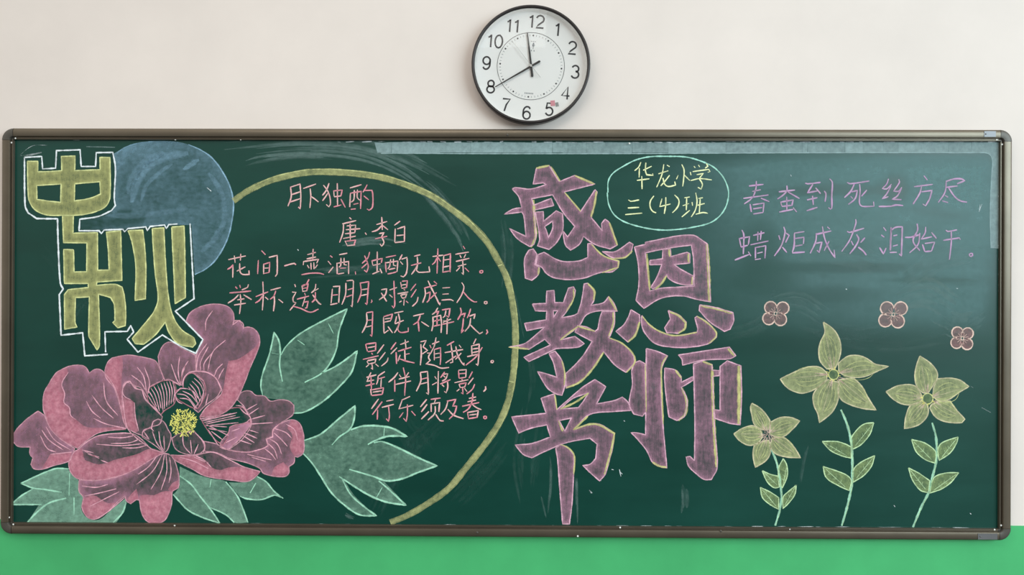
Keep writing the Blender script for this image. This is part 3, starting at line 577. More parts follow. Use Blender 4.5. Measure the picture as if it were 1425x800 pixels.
# ---- what was left on the board before: eraser sweeps, glue from a poster edge, crumbs of chalk
def smear(s, w, dens, m='wipe', lift=.12):
    """A felt eraser drags dust in many faint parallel streaks."""
    k = Chalk(); path = smooth_path(parse(s), False, 60, 6); n = len(path)
    m_ = max(2, min(8, int(w / 3)))
    for q in range(m_):
        o_ = ((q + random.random()) / m_ - .5) * w; a = random.randint(0, n // 3); z = n - random.randint(0, n // 3)
        seg = path[a:z]
        if len(seg) < 2: continue
        dx, dy = seg[-1][0] - seg[0][0], seg[-1][1] - seg[0][1]; L = math.hypot(dx, dy) or 1
        k.stroke([(x - dy / L * o_, y + dx / L * o_) for x, y in seg], random.uniform(.8, 1.9) * w / m_ + .6, C[m], dens * random.uniform(.45, 1.05), lift + q * .004, soft=.0, taper=.8, wob=.08)
    k.build('eraser_smear', board)
for s, w, d in [("350,214 420,208 500,214 560,238 610,275", 22, .24), ("300,205 380,198 480,200 560,220 640,262", 24, .17), ("330,232 360,222 420,216 480,220", 12, .22),
                ("470,345 520,336 565,344", 12, .20), ("560,240 600,270 640,320 660,370", 26, .15), ("420,380 500,375 560,372", 14, .12),
                ("700,300 706,350 702,400", 18, .10), ("730,700 722,640 735,560", 14, .08), ("760,610 766,660 762,720", 6, .22), ("755,690 762,720", 5, .25), ("802,640 803,728", 3, .22),
                ("950,660 953,700 947,735", 10, .16), ("880,560 900,540 920,536", 8, .10), ("1130,600 1120,640 1112,690", 5, .14), ("1070,580 1110,590", 26, .06),
                ("1060,428 1110,418 1150,440", 30, .16), ("1240,420 1290,405 1330,430", 46, .26), ("1300,440 1340,455 1372,440", 34, .22), ("1080,350 1160,352 1230,374", 34, .14), ("1250,395 1310,360 1370,350", 30, .16),
                ("1110,450 1190,465 1260,450", 24, .08), ("1120,470 1240,482 1320,470", 14, .08), ("1000,470 1060,450 1090,400", 24, .08), ("500,480 540,560 600,640", 40, .05), ("620,700 660,660 700,610", 40, .06),
                ("520,720 560,640 640,560", 30, .05), ("740,690 745,640 752,590", 14, .08), ("60,340 120,420 80,470", 30, .05), ("480,716 492,722", 8, .2), ("735,480 742,530 738,560", 6, .12), ("715,405 728,470", 4, .16)]:
    smear(s, w, d * (1.1 if w in (22, 24, 12, 26) and d > .12 else .55 if w > 20 else .8))
k = Chalk()
WIPED = [(1246, 262, 22, 26, 1.0), (1180, 264, 95, 11, .8), (1290, 292, 34, 7, .5), (1310, 300, 40, 8, .5), (1105, 268, 60, 8, .4), (1270, 318, 50, 7, .5), (1330, 302, 24, 10, .4), (1200, 346, 34, 16, .5), (1150, 372, 110, 9, .7), (1290, 388, 60, 6, .8),
         (1060, 345, 30, 40, .6), (1240, 372, 90, 6, .6), (1340, 392, 40, 7, .5), (1150, 410, 80, 12, .5), (1060, 390, 50, 18, .6), (1290, 340, 26, 14, .5)]
def film_fn(P, d, D):
    x, y = P[:, 0], P[:, 1]
    g = np.clip((x - 900) / 380, 0, 1) * np.clip((478 - y) / 250, 0, 1) ** .7 * np.clip(D / 24, 0, 1)
    for cx_, cy_, a_, b_, s_ in WIPED: g = g * (1 - s_ * np.exp(-(((x - cx_) / a_) ** 2 + ((y - cy_) / b_) ** 2) ** 2))
    return d * g
k.fill([parse("880,212 1000,211 1200,211 1376,211 1390,230 1390,400 1385,470 1200,475 1000,470 900,440 870,330")], C['film'], .5, None, 6, .08, 7, film_fn, sm=False)
k.build('dust_film', board)
k = Chalk()
cuts = [521, 545, 612, 655, 700, 731, 769, 783, 790, 816, 843, 880, 930, 975, 1010, 1060, 1095, 1117, 1124, 1176, 1201, 1229, 1250, 1285, 1320, 1352]
for x0, x1 in zip(cuts, cuts[1:]):
    a = random.uniform(-1.5, 1.5); low = 213 + random.uniform(-.7, .5)
    k.fill([[(x0 + .1, 198 + random.uniform(-.5, .6)), ((x0 + x1) / 2, 198 + random.uniform(-.6, .8)), (x1 - .1, 198 + random.uniform(-.5, .6)), (x1 - .1 + a * .3, low), (x0 + .1 + (0 if x0 > 521 else 4), low)]],
           C['residue'], random.uniform(.60, .74), None, 3, .14, 5, sm=False)
k.fill([parse("1352.6,198 1391,198 1391.5,346 1379,345 1378,300 1379.5,250 1381,222 1377,214 1364,212.5 1352,213")], C['residue'], .62, .68, 3, .14, 5, sm=False)
k.stroke(parse("530,213.3 700,213.8 900,213.6 1100,212.6 1364,212.4 1376,214 1381,222 1379.5,250 1378,300 1379,345"), 1.5, C['residue'], .9, .22)
k.build('glue_residue', board)
k = Chalk()
for x0, x1, y in ((25, 60, 193.5), (100, 125, 194.5), (470, 540, 197.3), (560, 700, 197.2), (740, 840, 198), (880, 1000, 198), (1010, 1200, 197.2), (1230, 1385, 197.2)):
    x = x0
    while x < x1:
        L = random.uniform(4, 16); k.stroke([(x, y + random.uniform(-.6, .6)), (min(x + L, x1), y + random.uniform(-.6, .6))], random.uniform(1, 2.2), C['white'], random.uniform(.4, .7), .25); x += L + random.uniform(2, 12)
for x0, x1 in ((40, 130), (150, 330), (345, 560), (600, 780), (790, 1380)):
    x = x0
    while x < x1:
        L = random.uniform(5, 24); y = 727.0 + (x - 15) * .0056; k.stroke([(x, y - .5), (min(x + L, x1), y + random.uniform(-.8, .5) + .02 * .4)], random.uniform(.5, 1.2), C['white'], random.uniform(.24, .56), .25, taper=.8); x += L + random.uniform(-2, 22)
for y in range(215, 720, 23):
    if random.random() < .6: k.stroke([(17, y), (17.3, y + random.uniform(2, 9))], 1.2, C['white'], .5, .25)
for y in (272, 290, 341, 360, 381, 396, 404):
    k.stroke([(1389.5, y), (1390.5, y + random.uniform(2, 6))], 2.2, C['white'], .75, .25)
for x, y in ((1177, 402), (1331, 401), (868, 585), (1244, 703), (1350, 714), (851, 653), (1100, 243), (414, 347), (835, 668), (863, 657), (822, 685), (1013, 586)):
    k.stroke([(x, y), (x + random.uniform(1.2, 3), y + random.uniform(.5, 2.5))], 1.6, C['white'], .62, .25)
k.stroke(parse("862,653 864,663"), 1.4, C['white'], .6, .25); k.stroke(parse("820,682 824,686"), 2.4, C['white'], .35, .25)
k.stroke(parse("1366.5,284 1364,290 1362.5,295"), 1.2, C['white'], .5, .25); k.stroke(parse("1366,567 1379,574"), 1.6, C['white'], .35, .25); k.stroke(parse("1345,534 1357,541"), 1.4, C['white'], .3, .25)
k.stroke(parse("1363.7,284.5 1363.5,290 1362.5,295"), 1, C['white'], .5, .25)
k.build('chalk_crumbs', board)['kind'] = 'stuff'

# ---- moon and circle
k = Chalk()
def moon_fn(P, d, D):
    x, y = P[:, 0], P[:, 1]
    r = np.hypot(x - 238, y - 285)
    top = np.clip((255 - y) / 60, 0, 1) * np.clip((262 - x) / 70, 0, 1)
    low = np.where((y > 295) & (x < 200), -.12, 0)
    fade = np.clip((x - 108) / 40, .35, 1)
    return (d + .22 * top + low) * fade
k.fill([parse("158,214 170,207 185,200.5 205,197 225,196 245,197 262,201 278,208 292,217 303,229 312,243 319,257 323.5,272 325,288 323,306 318,328 309,348 298,364 285,375 271,382 268.5,345 266.5,313 240,313 200,316 160,319.5 112,320 112,307 135,303 153,296 159,285 160,250")],
       C['blue'], .17, .30, 8, .3, 6, moon_fn)
for s, w, d in [("183,282 190,255 205,232 232,218 262,213", 10, .34), ("178,270 184,248 202,225 228,212", 9, .26), ("196,280 204,258 222,240 240,228", 5, .26), ("255,236 270,226 277,222", 6, .4),
                ("150,300 190,300 230,295 262,290", 8, .18), ("290,240 305,262 312,285 311,310 300,335", 7, .22), ("165,232 172,215 190,205", 8, .2), ("280,350 296,335 306,318", 7, .24)]:
    k.stroke(parse(s), w * 1.5, C['blue'], d - .04, .42, soft=.0, taper=.6, wob=.05)
k.stroke(parse("262,201 278,208 292,217 303,229 312,243 319,257 323.5,272 325,288 323,306 318,328 309,348 298,364 285,375 271,382"), 2.2, C['blueline'], .66, .6)
k.stroke(parse("163,213 172,206 190,199.5 215,196.5"), 1.6, C['blueline'], .5, .6)
k.stroke(parse("288,261 294,266"), 1.6, C['white'], .6, .6)
o = k.build('moon_drawing', board); o['label'] = 'hazy blue chalk moon'
k = Chalk()
ARC = parse("324.7,279.5 346,265 377,251 408,243 433,239.4 467,239.4 500.7,242 531.6,247 556,254 578,262 602.6,273.4 627,290 652,309 676.7,335 692,360 704.5,384.5 711,408 716,440 717.5,465 716.3,500 713,530 706,562 694,590 675,618 646,654 624,680 590,704 565,718 543,727")
k.stroke(ARC, 9.5, C['arc'], .50, .7, soft=.62, taper=.1, wob=.05)
k.stroke([(x, y - 3.6) for x, y in ARC[1:14]], 1.6, C['lime'], .55, .8); k.stroke([(x + 3.6, y) for x, y in ARC[14:24]], 1.4, C['lime'], .5, .8)
k.stroke([(x, y + 3.2) for x, y in ARC[1:12]], 1.4, C['lime'], .4, .8)
k.stroke(parse("708.5,530 715,532"), 1.4, C['lime'], .8, .9); k.stroke(parse("693,370 699,368"), 1.4, C['lime'], .8, .9)
k.build('circle_line', board)['label'] = 'yellow-green chalk arc round the poem'

# ---- big lettering
def lettering(key, fillm, linem, name, core, lw, ld, shade=None):
    ox, oy, polys = BIG[key]
    k = Chalk()
    for s in polys:
        rings = [block(parse(r), ox, oy, 5) for r in s.split('|')]
        k.fill(rings, C[fillm], core, core + .20, 3.2, .45, 6, corner=38)
        for r in rings: k.stroke(r, lw, C[linem], ld, .8, closed=True, soft=.5, corner=38)
    for s in YELLOW_EDGE.get(key, []):
        p, w = s.split('@'); k.stroke(block(parse(p), ox, oy, 5), float(w) * .78, C['edge'], .72, .62 if float(w) > 4 else .9, soft=.5)
    return k.build(name, board)
for key in ('mid', 'autumn'):
    lettering(key, 'olive', 'lime', 'title_character', .42, 1.9, .74)['label'] = {'mid': 'olive block character with two windows, upper of the pair', 'autumn': 'olive block character with long legs, lower of the pair'}[key]
k = Chalk(); ox, oy, L = AUTUMN_BORDER
for s in L:
    p, w = s.split('@'); k.stroke(block(parse(p), ox, oy, 5), float(w) / 4.2, C['white'], .78, .95, soft=.45, corner=25, taper=.1)
k.stroke(parse("65,202 45,203 26,217"), 1.2, C['white'], .35, .5); k.stroke(parse("26,217 45,215 58,212"), 3, C['white'], .32, .5); k.stroke(parse("120,204 160,205"), 1.6, C['dust'], .5, .5)
k.build('title_border', board)['label'] = 'white chalk contour round the olive characters'
for key, lab in (('feel', 'first'), ('grace', 'second'), ('teach', 'third'), ('master', 'fourth'), ('book', 'fifth')):
    lettering(key, 'mauve', 'mauveline', 'title_character', .335, 1.8, .72)['label'] = 'mauve chalk title character, %s as read' % lab

# ---- handwriting
def writing(data, name, m, w, dens, label=None):
    ox, oy, chars = data
    line = empty(name, (0, 0, 0), board)
    if label: line['label'] = label
    for c in chars:
        k = Chalk()
        for s in c.split(';'):
            k.stroke(block(parse(s), ox, oy, 8), w * random.uniform(.9, 1.12), C[m + ('2' if m == 'poem' and random.random() < .35 else '')], dens * random.uniform(.92, 1.06), .85, soft=.5, taper=.3, wob=.1, corner=60)
        k.build('character' , line)
for d in (TITLE_POEM, AUTHOR, LINE_FLOWERS, LINE_MOON, LINE_DRINK, LINE_SHADOW, LINE_COMPANION, LINE_SPRING):
    writing(d, 'poem_line', 'poem', 2.05, .84)
for d in (SCHOOL, CLASS): writing(d, 'school_line', 'cream', 2.0, .80)
for d in (LINE_SILKWORM, LINE_CANDLE): writing(d, 'verse_line', 'lilac', 2.3, .80)
k = Chalk()
k.stroke(parse("846,268 846.5,252 853,241 868,231 885,222.5 905,218 930,217.5 955,218.5 975,224 993,232.5 1006,246 1013,262 1013.5,275 1009,290 1000,302 988,310 970,315 945,319 920,320 895,316.5 870,309 855,299 847,284 845,268"), 2.2, C['aqua'], .74, .8, taper=.2, wob=.2)
k.build('oval_outline', board)['label'] = 'pale aqua chalk oval round the school name'

# ---- peony
U = lambda s: block(parse(s), 10, 420, 5)
peony = empty('peony_drawing', (0, 0, 0), board); peony['label'] = 'large rose chalk peony with pale green leaves'
for outline, dens, lines in PEONY_LEAVES:
    k = Chalk(); k.fill([U(outline)], C['mint'], dens + .03, dens + .09, 5, .3, 7)
    for s in lines.split(';'):
        p, w = s.split('@'); k.stroke(U(p), float(w) / 4.2, C['mintline'], .74, .6, soft=.5)
    k.build('leaf', peony)
def petal_fn(P, d, D):
    """Rubbed thinner towards the heart of the flower."""
    r = np.hypot(P[:, 0] - 254, (P[:, 1] - 592) * 1.25)
    return d * np.clip((r - 5) / 105, .5, 1.12)
for outline, core, rim, bright, veins in PETALS:
    k = Chalk(); r = U(outline)
    k.fill([r], C['pink'], core + .065, rim + .09, 7, .40, 6, petal_fn)
    for b in bright: k.fill([U(b)], C['petal'], .68, .48, 3, .52, 5)
    k.stroke(r, 1.6, C['pinkline' if core > .1 else 'petal'], .58, .66, closed=True)
    for s in veins.split(';'):
        if s: k.stroke(U(s), 1.55, C['pinkline'], .74, .74, taper=.6)
    k.build('petal', peony)
k = Chalk(); cx, cy, rx, ry = STAMEN
k.fill([[(10 + (cx + rx * .8 * math.cos(t)) / 5, 420 + (cy + ry * .8 * math.sin(t)) / 5) for t in [i * math.pi / 10 for i in range(20)]]], C['yellow'], .36, .24, 4, .8, 4)
for i in range(230):
    t = random.uniform(0, 2 * math.pi); q = math.sqrt(random.random())
    x = 10 + (cx + rx * q * math.cos(t)) / 5; y = 420 + (cy + ry * q * math.sin(t)) / 5
    a = t + random.gauss(0, .7); L = random.uniform(1, 2.6)
    k.stroke([(x - math.cos(a) * L, y - math.sin(a) * L), (x + math.cos(a) * L, y + math.sin(a) * L)], random.uniform(1, 1.7), C['yellow'], random.uniform(.65, .95), 1.0, taper=.2)
k.build('stamens', peony)['label'] = 'bright yellow chalk stamens'

# ---- lilies and blossoms
def lily(origin, sc, petals, centre, ring, stem, sorigin, ssc, stem_w, leaves, label):
    root = empty('lily_drawing', (0, 0, 0), board); root['label'] = label
    cx, cy = block([centre], *origin, sc)[0]
    p = block(parse(stem), *sorigin, ssc)
    k = Chalk(); k.stroke(p, stem_w, C['mintline'], .70, .5, soft=.6, taper=.25); k.stroke([(x + stem_w * .22, y) for x, y in p], stem_w * .35, C['leafline'], .5, .6); k.build('stem', root)
    for s in leaves:
        r = block(parse(s), *sorigin, ssc); k = Chalk()
        k.fill([r], C['leafy'], .36, .46, 3, .35, 4); k.stroke(r, 1.7, C['leafline'], .76, .6, closed=True)
        P = np.array(r); tip = P[np.argmax(np.hypot(P[:, 0] - np.interp(P[:, 1], [q[1] for q in p], [q[0] for q in p]), 0))]
        far = P[np.argmax(np.hypot(*(P - tip).T))]
        mid = [tuple(tip + (far - tip) * t) for t in (.1, .45, .85)]; k.stroke(mid, 1.2, C['leafline'], .6, .7)
        dv = (far - tip) / np.hypot(*(far - tip)); nv = np.array((-dv[1], dv[0]))
        for t in (.3, .5, .68):
            b = tip + (far - tip) * t
            for sgn in (-1, 1): k.stroke([tuple(b), tuple(b - dv * 2.6 + nv * sgn * 3.4)], 1, C['leafline'], .52, .7)
        k.build('leaf', root)
    for s in petals:
        r = block(parse(s), *origin, sc); k = Chalk()
        k.fill([r], C['lily'], .43, .54, 4, .4, 4)
        k.stroke(r, 2.0, C['lilyline'], .72, .6, closed=True, corner=48)
        P = np.array(r); tip = P[np.argmax(np.hypot(P[:, 0] - cx, P[:, 1] - cy))]; c = np.array((cx, cy))
        dv = (tip - c) / np.hypot(*(tip - c)); nv = np.array((-dv[1], dv[0])); L = np.hypot(*(tip - c))
        wid = max(abs((P - c) @ nv))
        for q in (-.62, -.32, 0, .32, .62):
            k.stroke([tuple(c + dv * L * t + nv * q * wid * f) for t, f in ((.16, .35), (.40, .9), (.62, .85), (.82 - abs(q) * .1, .25))], 1.1, C['lime' if q else 'lilyline'], .50, .7, taper=.7)
        for j in range(5):
            a = random.uniform(-.5, .5); k.stroke([tuple(c + dv * L * .10 + nv * a * 4), tuple(c + dv * L * random.uniform(.22, .36) + nv * a * 13)], 1.0, C['blossomline'], .55, .76)
        k.build('petal', root)
    k = Chalk()
    if ring:
        R_ = [(cx + ring * math.cos(t), cy + ring * math.sin(t)) for t in [i * math.pi / 8 for i in range(16)]]
        k.fill([R_], C['leafy'], .3, .3, 3, .85, 3); k.stroke(R_, 1.6, C['lime'], .66, .95, closed=True)
    for j in range(16):
        t = random.uniform(0, 6.28); r0 = ring * .9 if ring else 1; r1 = r0 + random.uniform(2, 5) if ring else random.uniform(5, 13)
        k.stroke([(cx + r0 * math.cos(t), cy + r0 * math.sin(t)), (cx + r1 * math.cos(t), cy + r1 * math.sin(t))], 1.1, C['yellow' if ring else 'blossomline'], .62, .98)
    k.build('flower_centre', root)
lily((1010, 540), 4, ["145,85 190,110 230,155 247,190 238,230 195,228 160,203 145,150 138,105", "250,190 300,165 360,163 412,183 370,230 320,270 278,272 245,255", "258,278 320,275 360,305 395,350 415,388 330,382 270,360 245,320",
     "190,300 240,290 248,320 245,370 215,410 165,440 155,400 152,350 160,315", "45,255 90,225 150,210 190,232 205,270 180,310 130,318 80,295"], (237, 255), 0,
     "250,340 275,390 292,450 305,540 310,610 300,680 275,765", (1010, 540), 4, 3.2,
     ["320,392 340,430 342,490 315,555 300,530 293,450", "203,460 250,480 290,490 298,550 270,555 230,520", "192,552 250,580 295,610 295,675 250,650 205,610", "392,540 385,590 350,640 318,670 320,605 350,575"],
     'short yellow chalk lily, lowest of the three')
lily((1070, 440), 5.335, ["405,45 460,80 510,140 535,230 520,320 490,390 430,390 385,340 370,270 380,200 415,120", "515,350 580,300 650,290 720,310 790,355 888,372 800,410 720,445 640,455 560,440 520,410",
     "520,470 630,460 690,520 740,610 795,695 700,685 600,655 540,620 515,570", "360,530 440,470 515,490 515,610 470,710 375,790 365,730 335,660 328,590", "85,465 200,410 300,375 380,380 430,420 430,470 360,530 260,570 180,555 120,515"], (480, 433), 7,
     "330,0 365,80 390,170 403,270 405,400 400,500 370,640 335,760", (1100, 570), 4.704, 3.6,
     ["545,85 520,160 460,230 405,260 395,200 420,150 480,95", "208,208 300,208 360,225 398,245 398,318 330,300 260,265", "552,300 530,370 480,430 410,475 412,395 460,345", "213,372 300,400 370,430 398,465 385,530 310,495 235,445"],
     'tall yellow chalk lily, highest of the three')
lily((1220, 480), 6.156, ["370,95 440,140 500,200 522,270 480,350 440,410 400,410 350,365 328,290 335,200 360,120", "520,290 620,283 710,300 790,355 700,410 620,465 540,480 480,440 490,360",
     "470,510 540,485 630,480 670,540 755,635 730,665 640,665 540,640 490,600 455,540", "290,515 390,480 430,510 440,590 380,670 300,705 238,715 245,640 265,560", "80,400 180,350 290,340 340,360 380,420 390,470 340,505 240,510 150,470"], (437, 460), 7.4,
     "358,-10 385,90 392,200 385,290 350,430 330,510 280,610 215,765", (1230, 590), 5.33, 3.6,
     ["205,115 290,135 350,170 385,210 380,290 310,265 240,205", "550,95 540,140 490,215 410,270 400,190 430,140", "183,325 260,365 340,420 330,510 270,490 210,410", "555,360 500,430 430,480 340,512 370,400 450,365"],
     'yellow chalk lily nearest the frame, pinkish petal rims')
for (cx, cy), cs, r in (((130, 162), ((103, 128), (172, 130), (92, 190), (158, 195)), 38), ((860, 168), ((825, 133), (902, 133), (815, 200), (885, 205)), 41), ((1288, 315), ((1260, 282), (1318, 287), (1255, 340), (1315, 347)), 35)):
    root = empty('blossom_drawing', (0, 0, 0), board)
    B = lambda x, y: (1050 + x / 4.453, 400 + y / 4.453)
    for (x, y) in cs:
        a0 = math.atan2(y - cy, x - cx); k = Chalk(); ring = []
        for i in range(14):
            t = a0 + 2 * math.pi * i / 14; q = r * (1.0 + .12 * math.cos(t - a0))
            ring.append(B(x + q * math.cos(t), y + q * math.sin(t)))
        k.fill([ring], C['blossom'], .26, .36, 2, .4, 3)
        k.stroke([ring[i % 14] for i in range(-5, 6)], 2.1, C['blossomline'], .82, .6)
        for q in (-.5, 0, .5):
            k.stroke([B(cx + 8 * math.cos(a0), cy + 8 * math.sin(a0)), B(cx + r * 1.1 * math.cos(a0 + q), cy + r * 1.1 * math.sin(a0 + q))], 1.1, C['blossomline'], .6, .7)
        k.build('petal', root)
    k = Chalk(); k.stroke([B(cx + 9 * math.cos(t), cy + 11 * math.sin(t)) for t in [i * math.pi / 4 for i in range(8)]], 1.3, C['blossomline'], .75, .9, closed=True); k.build('flower_centre', root)

# ------------------------------------------------------------------ wall clock
M['case'] = plain('dark_plastic', (34, 28, 28), .42, vary=.05)
M['dial'] = plain('white_dial', (252, 250, 247), .5, vary=.005)
M['ink'] = plain('dial_print', (52, 50, 52), .6)
M['mark'] = plain('grey_dial_print', (140, 142, 146), .6)
M['hand'] = plain('black_hand', (40, 38, 38), .45)
M['silver'] = plain('silver_hand', (190, 190, 188), .35, .4)
M['sticker'] = plain('red_sticker', (224, 150, 160), .6, vary=.25, scale=500); M['sticker2'] = plain('grey_sticker', (150, 152, 150), .6, vary=.3, scale=600)
fc = at(738.8, 89.0, -.043)
clock = empty('wall_clock', (fc.x, 0, fc.z))
clock['label'] = 'round white wall clock with a thin dark rim hanging above the chalkboard'; clock['category'] = 'clock'
U1 = 1 / 4.21 / 470                           # one step of the measuring grid on the dial, in metres
DY = -.0185                                   # face of the dial
def lathe(prof, seg=96):
    bm = bmesh.new(); rows = []
    for i in range(seg):
        a = 2 * math.pi * i / seg; rows.append([bm.verts.new((r * math.cos(a), y, r * math.sin(a))) for r, y in prof])
    for i in range(seg):
        a, b = rows[i], rows[(i + 1) % seg]
        for j in range(len(prof) - 1): bm.faces.new((a[j], a[j + 1], b[j + 1], b[j]))
    return bm
RO = .1752
obj('case', lathe([(RO * .94, 0), (RO * .985, -.004), (RO * .99, -.034), (RO, -.038), (RO, -.0415), (RO - .0015, -.0435), (RO - .0045, -.0442), (RO - .0075, -.0432), (RO - .0088, -.041), (RO - .009, -.037)]), M['case'], clock, True)
obj('dial', lathe([(.0005, DY), (.05, DY), (.10, DY), (.1605, DY), (.1625, DY - .002), (.1640, DY - .006), (.1652, DY - .013), (RO - .0092, -.0372)]), M['dial'], clock, True)
def flat(name, polys, mat, y, parent=clock, th=.0004):
    bm = bmesh.new()
    for p in polys:
        a = [bm.verts.new((x, y, z)) for x, z in p]; b = [bm.verts.new((x, y - th, z)) for x, z in p]
        bm.faces.new(b); bm.faces.new(a[::-1])
        for i in range(len(p)): bm.faces.new((a[i], a[(i + 1) % len(p)], b[(i + 1) % len(p)], b[i]))
    return obj(name, bm, mat, parent)
def ribbon(pts, w):
    """Quads along a chain of points (x, z), mitred."""
    n = len(pts); L, Rr = [], []
    for i, p in enumerate(pts):
        a = pts[max(i - 1, 0)]; b = pts[min(i + 1, n - 1)]
        t = (b[0] - a[0], b[1] - a[1]); q = math.hypot(*t) or 1; nx, nz = -t[1] / q * w / 2, t[0] / q * w / 2
        L.append((p[0] + nx, p[1] + nz)); Rr.append((p[0] - nx, p[1] - nz))
    return [[L[i], L[i + 1], Rr[i + 1], Rr[i]] for i in range(n - 1)]
def arc(cx, cy, rx, ry, a0, a1, n=14):
    return [(cx + rx * math.cos(math.radians(a0 + (a1 - a0) * i / n)), cy + ry * math.sin(math.radians(a0 + (a1 - a0) * i / n))) for i in range(n + 1)]
DIGIT = {'0': [arc(0, 0, .27, .46, 90, 450, 24)], '1': [[(-.18, .26), (-.06, .32), (.03, .46), (.03, -.46)]],
         '2': [arc(0, .20, .27, .27, 165, -35) + [(-.10, -.22), (-.27, -.44), (.28, -.44)]],
         '3': [arc(-.01, .22, .24, .24, 160, -80) , arc(-.01, -.20, .27, .26, 85, -160)],
         '4': [[(.12, -.46), (.12, .46), (-.30, -.20), (.28, -.20)]], '5': [[(.22, .44), (-.18, .44), (-.23, .02)] + arc(-.01, -.16, .27, .29, 140, -155)],
         '6': [arc(.0, -.17, .26, .28, 0, 360, 24), [(.22, .30)] + arc(.02, .10, .28, .36, 60, 180) + [(-.26, -.15)]],
         '7': [[(-.27, .44), (.27, .44), (.02, .02), (-.10, -.46)]], '8': [arc(0, .22, .22, .23, -90, 270, 22), arc(0, -.21, .27, .25, 90, 450, 22)],
         '9': [arc(.0, .17, .26, .28, 0, 360, 24), [(-.22, -.30)] + arc(-.02, -.10, .28, .36, 240, 360) + [(.26, .15)]]}
POS = {12: (443, 125), 1: (572, 172), 2: (657, 280), 3: (675, 420), 4: (620, 545), 5: (523, 640), 6: (390, 662), 7: (268, 615), 8: (178, 507), 9: (152, 368), 10: (200, 240), 11: (310, 150)}
tilt = math.radians(-4.5)
def turn(x, z): return (x * math.cos(tilt) - z * math.sin(tilt), x * math.sin(tilt) + z * math.cos(tilt))
HUB = (413, 387)
D = lambda x, y: ((x - HUB[0]) * U1, (HUB[1] - y) * U1)
for h, (x, y) in POS.items():
    polys = []; s = str(h); c = D(x, y)
    for i, ch in enumerate(s):
        off = (i - (len(s) - 1) / 2) * (.56 if '0' not in s and '2' not in s else .60) * 80
        for st in DIGIT[ch]:
            pts = [turn((a * 80 + off) * U1, b * 80 * U1) for a, b in st]
            polys += ribbon([(c[0] + a, c[1] + b) for a, b in pts], 9.5 * U1)
    flat('numeral', polys, M['ink'], DY - .0002)
flat('minute_ring', ribbon([(198 * U1 * math.cos(t), 198 * U1 * math.sin(t)) for t in [2 * math.pi * i / 96 for i in range(97)]], 2.6 * U1), M['ink'], DY - .0002)
ticks, dots = [], []
for i in range(60):
    a = math.pi / 2 - math.radians(6 * i) + tilt; u = (math.cos(a), math.sin(a)); v = (-u[1], u[0]); r = 181
    if i % 5 == 0: dots.append([((r * u[0] + 5 * math.cos(t)) * U1, (r * u[1] + 5 * math.sin(t)) * U1) for t in [k_ * math.pi / 5 for k_ in range(10)]])
    else: ticks.append([((r + da) * u[0] * U1 + db * v[0] * U1, (r + da) * u[1] * U1 + db * v[1] * U1) for da, db in ((-5, -1.1), (5, -1.1), (5, 1.1), (-5, 1.1))])
flat('minute_marks', ticks, M['mark'], DY - .0002); flat('hour_marks', dots, M['ink'], DY - .0002)
em = D(428, 262)
E = lambda pts: [(em[0] + turn(x * U1, z * U1)[0], em[1] + turn(x * U1, z * U1)[1]) for x, z in pts]
flat('emblem', [E([(-9, -2), (-4, 5), (-5, 9), (0, 14), (5, 9), (4, 5), (9, -2), (5, -4), (6, -10), (-6, -10), (-5, -4)]), E([(-1.5, -10), (1.5, -10), (1.5, -24), (-1.5, -24)])] +
     [E([(x, -30), (x + 5, -30), (x + 5, -38), (x, -38)]) for x in (-12, 4)] + [E([(x, 22), (x + 6, 22), (x + 6, 18), (x, 18)]) for x in (-16, -5, 6)], M['mark'], DY - .0002)
q = D(403, 547)
flat('dial_print', [[(q[0] + turn((x + a) * U1, b * U1)[0], q[1] + turn((x + a) * U1, b * U1)[1]) for a, b in ((0, -4), (5, -4), (5, 4), (0, 4))] for x in range(-26, 24, 9)], M['mark'], DY - .0002)
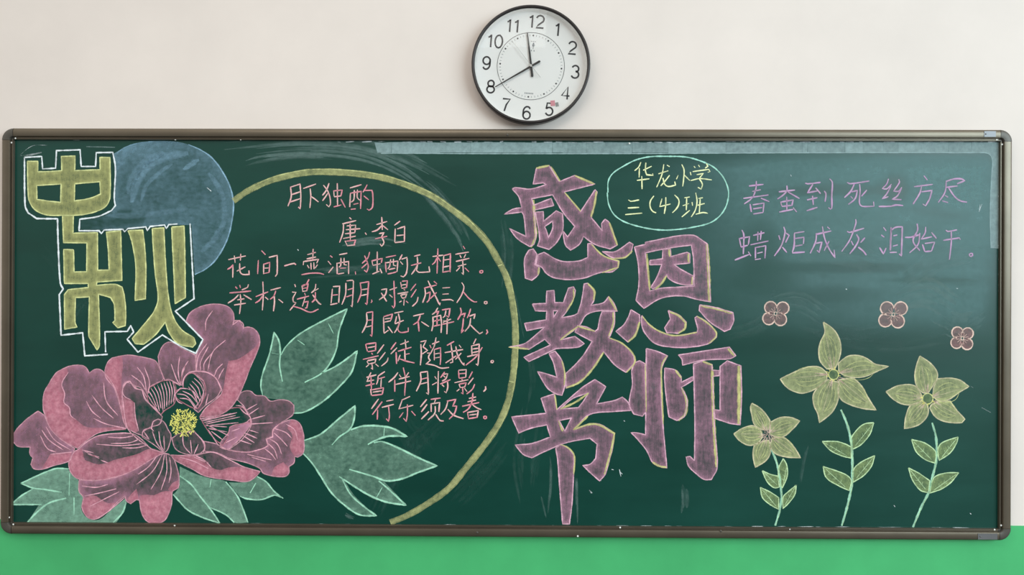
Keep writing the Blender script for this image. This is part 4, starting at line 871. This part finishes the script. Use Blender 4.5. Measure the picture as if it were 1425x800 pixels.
def hand(name, tail, tip, w0, w1, w2, y, mat):
    a, b = D(*tail), D(*tip); t = (b[0] - a[0], b[1] - a[1]); L = math.hypot(*t); n = (-t[1] / L, t[0] / L)
    def P(s, w): return ((a[0] + t[0] * s + n[0] * w * U1 / 2), (a[1] + t[1] * s + n[1] * w * U1 / 2))
    pol = [P(0, w0 * .6), P(.02, w0), P(.5, w1), P(1, w2), P(1, -w2), P(.5, -w1), P(.02, -w0), P(0, -w0 * .6)]
    return flat(name, [pol], mat, y, th=.0007)
hand('hour_hand', (422, 452), (392, 193), 14, 11, 6, DY - .004, M['hand'])
hand('minute_hand', (468, 360), (203, 513), 13, 9, 5, DY - .0065, M['hand'])
hand('second_hand', (470, 458), (300, 240), 3.2, 2.4, 1.6, DY - .009, M['silver'])
bm = bmesh.new(); bmesh.ops.create_cone(bm, cap_ends=True, segments=24, radius1=8 * U1, radius2=7 * U1, depth=.011, matrix=Matrix.Translation((0, DY - .0055, 0)) @ Matrix.Rotation(math.pi / 2, 4, 'X'))
obj('hand_hub', bm, M['silver'], clock)
s0 = D(543, 605); s1 = D(568, 612)
def rect(c, w, h, a): return [(c[0] + (x * math.cos(a) - z * math.sin(a)) * U1, c[1] + (x * math.sin(a) + z * math.cos(a)) * U1) for x, z in ((-w, -h), (w, -h), (w, h), (-w, h))]
st = flat('sticker', [rect(s0, 13, 16, .1)], M['sticker'], DY - .0007); st['label'] = 'small faded red sticker'
flat('sticker', [rect(s1, 9, 12, .2)], M['sticker2'], DY - .0007)['label'] = 'small grey sticker'
m, nt, out = nodes('clock_glass')
gl = N(nt, 'ShaderNodeBsdfGlossy'); gl.inputs['Roughness'].default_value = .02; tr = N(nt, 'ShaderNodeBsdfTransparent'); tr.inputs[0].default_value = (.985, .985, .985, 1)
fr = N(nt, 'ShaderNodeFresnel'); fr.inputs[0].default_value = 1.3; mx = N(nt, 'ShaderNodeMixShader')
nt.links.new(fr.outputs[0], mx.inputs[0]); nt.links.new(tr.outputs[0], mx.inputs[1]); nt.links.new(gl.outputs[0], mx.inputs[2]); nt.links.new(mx.outputs[0], out.inputs[0])
obj('glass', lathe([(.0004, -.0392), (.05, -.0392), (.11, -.0390), (RO - .0085, -.0385)], 64), m, clock, True)
